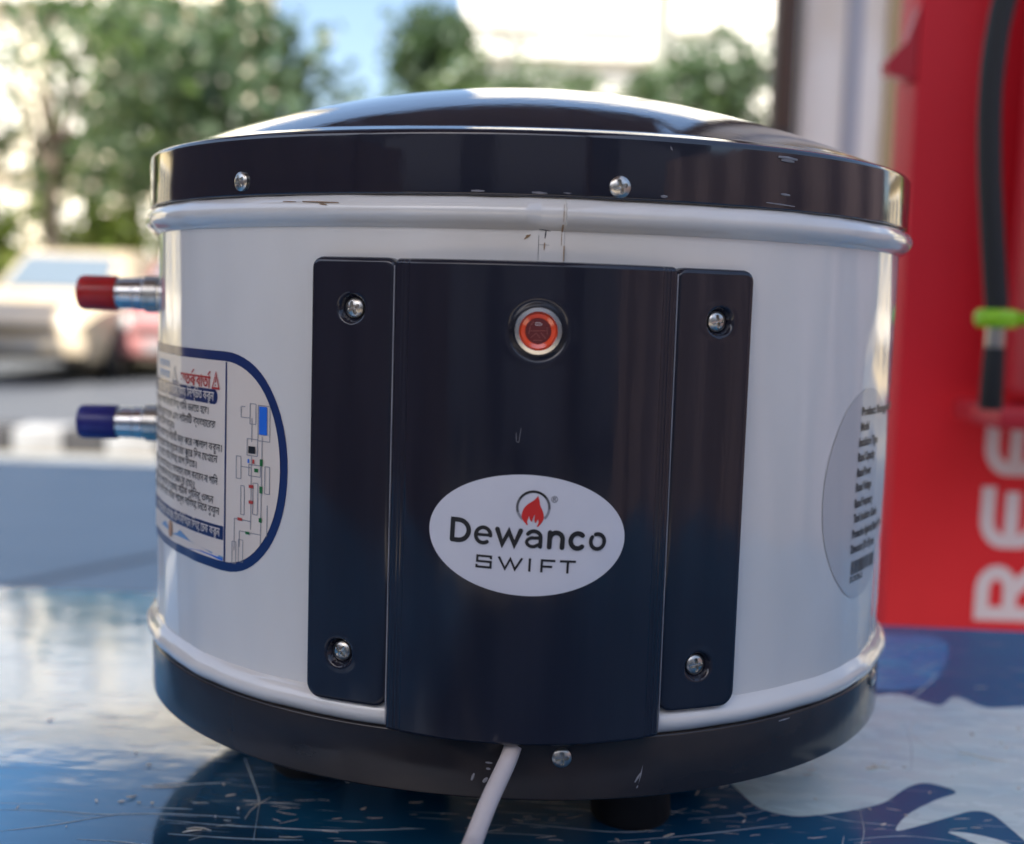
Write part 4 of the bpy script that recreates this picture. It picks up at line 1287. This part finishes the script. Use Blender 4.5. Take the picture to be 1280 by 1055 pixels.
# mains cord from under the cover down to the table
o0 = Vector((0, 0, TZ))
cp = [W(1.030, .6, -.70), W(1.045, .5, -.80), at(639, 940, -.189) - o0, at(612, 1000, -.213) - o0, at(591, 1053, -.234) - o0]
e = at(575, 1095, -.252) - o0
cp += [e, Vector((e.x - .012, e.y - .03, .006)), Vector((e.x - .03, e.y - .08, .0036)), Vector((e.x - .10, e.y - .16, .0036))]
b = MB(); b.tube(spline(cp, 6), .0033, 14); b.build('power_cord', M['cord'], heat, 60)

# seam marks, stains, scuffs, and lid highlights painted as pale marks
b = MB(); b.tube([W(lap(1.0, .0, 4.1) + .0015, 4.17, z) for z in np.linspace(.135, .165, 6)], .00022, 5); b.build('seam_line', M['rust'], heat, 60)
def marks(name, segs, m, rfun, par):
    mb = MB()
    for a0, z0, a1, z1, r in segs:
        mb.tube([W(rfun(a0, z0), a0, z0), W(rfun((a0 + a1) / 2, (z0 + z1) / 2), (a0 + a1) / 2, (z0 + z1) / 2), W(rfun(a1, z1), a1, z1)], [r * .6, r, r * .5], 5)
    return mb.build(name, m, par, 60)
bodyr = lambda a, z: lap(1.0, 0.0, a) + .0004
def bead_r(a, z):
    k = min(1, max(0, (z - (.228 - .034)) / .068))
    return lap(1 + .034 * math.sin(PI * k) ** .75, z, a) + .0006
marks('scratch_mark', [(1.25, .185, 1.25, .135, .00010), (1.25, .196, 2.6, .193, .00018), (2.05, .193, 1.95, .178, .0003), (1.3, .166, 2.5, .165, .00008)], M['grey_ink'], bead_r, heat)
marks('rust_mark', [(3.95, .245, 3.9, .21, .00012), (3.9, .205, 3.88, .192, .0004), (3.85, .19, 3.85, .165, .00014), (1.95, .170, 1.9, .155, .00025), (-0.2, .180, .2, .183, .0006), (.3, .185, -.4, .176, .0004)], M['rust'], bead_r, heat)
marks('rust_mark', [(-27, .243, -22, .240, .0003), (-24.5, .238, -23.5, .236, .0003), (-30, .244, -28, .243, .0002)], M['rust'], bead_r, heat)
lidr = lambda a, z: RL + .0002 if z < .375 else 1.010
marks('scuff_and_glint', [(-6.5, .267, -5.0, .267, .0004), (.3, .267, 2.0, .266, .0005), (3.8, .268, 4.9, .267, .0004), (15, .270, 15.8, .270, .0007), (-7.6, .383, -6.6, .383, .0006), (-4.2, .383, -2.6, .383, .0004), (15.9, .37, 16.2, .36, .0004), (28, .378, 31, .376, .0003), (30.5, .368, 33.5, .366, .0007), (31, .362, 33, .361, .0006), (31.2, .292, 32.6, .291, .0005), (29, .272, 33.5, .269, .0003)], M['scuff_and_glint'], lidr, heat)  # pale marks painted where the lid rim catches small highlights
coverr = lambda a, z: box_face(R_(a), z) + .0003
marks('scratch_mark', [(-.55, -.205, -.5, -.222, .00012), (-.5, -.222, -.25, -.224, .00012), (-.25, -.224, -.05, -.195, .0001)], M['scuff_and_glint'], coverr, heat)
baser = lambda a, z: RB + .0002
marks('scuff_and_glint', [(-3.0, -.905, -2.2, -.906, .0004), (-2.9, -.918, -2.4, -.919, .0005), (-4.6, -.945, -4.3, -.93, .0007), (-3.2, -.948, -2.7, -.938, .0008), (15.5, -.955, 16, -.91, .0004), (15, -.95, 15.7, -.93, .0006), (15.2, -.965, 15.5, -.955, .0004), (36, -.862, 38, -.861, .0003)], M['scuff_and_glint'], baser, heat)
bpy.context.view_layer.update()
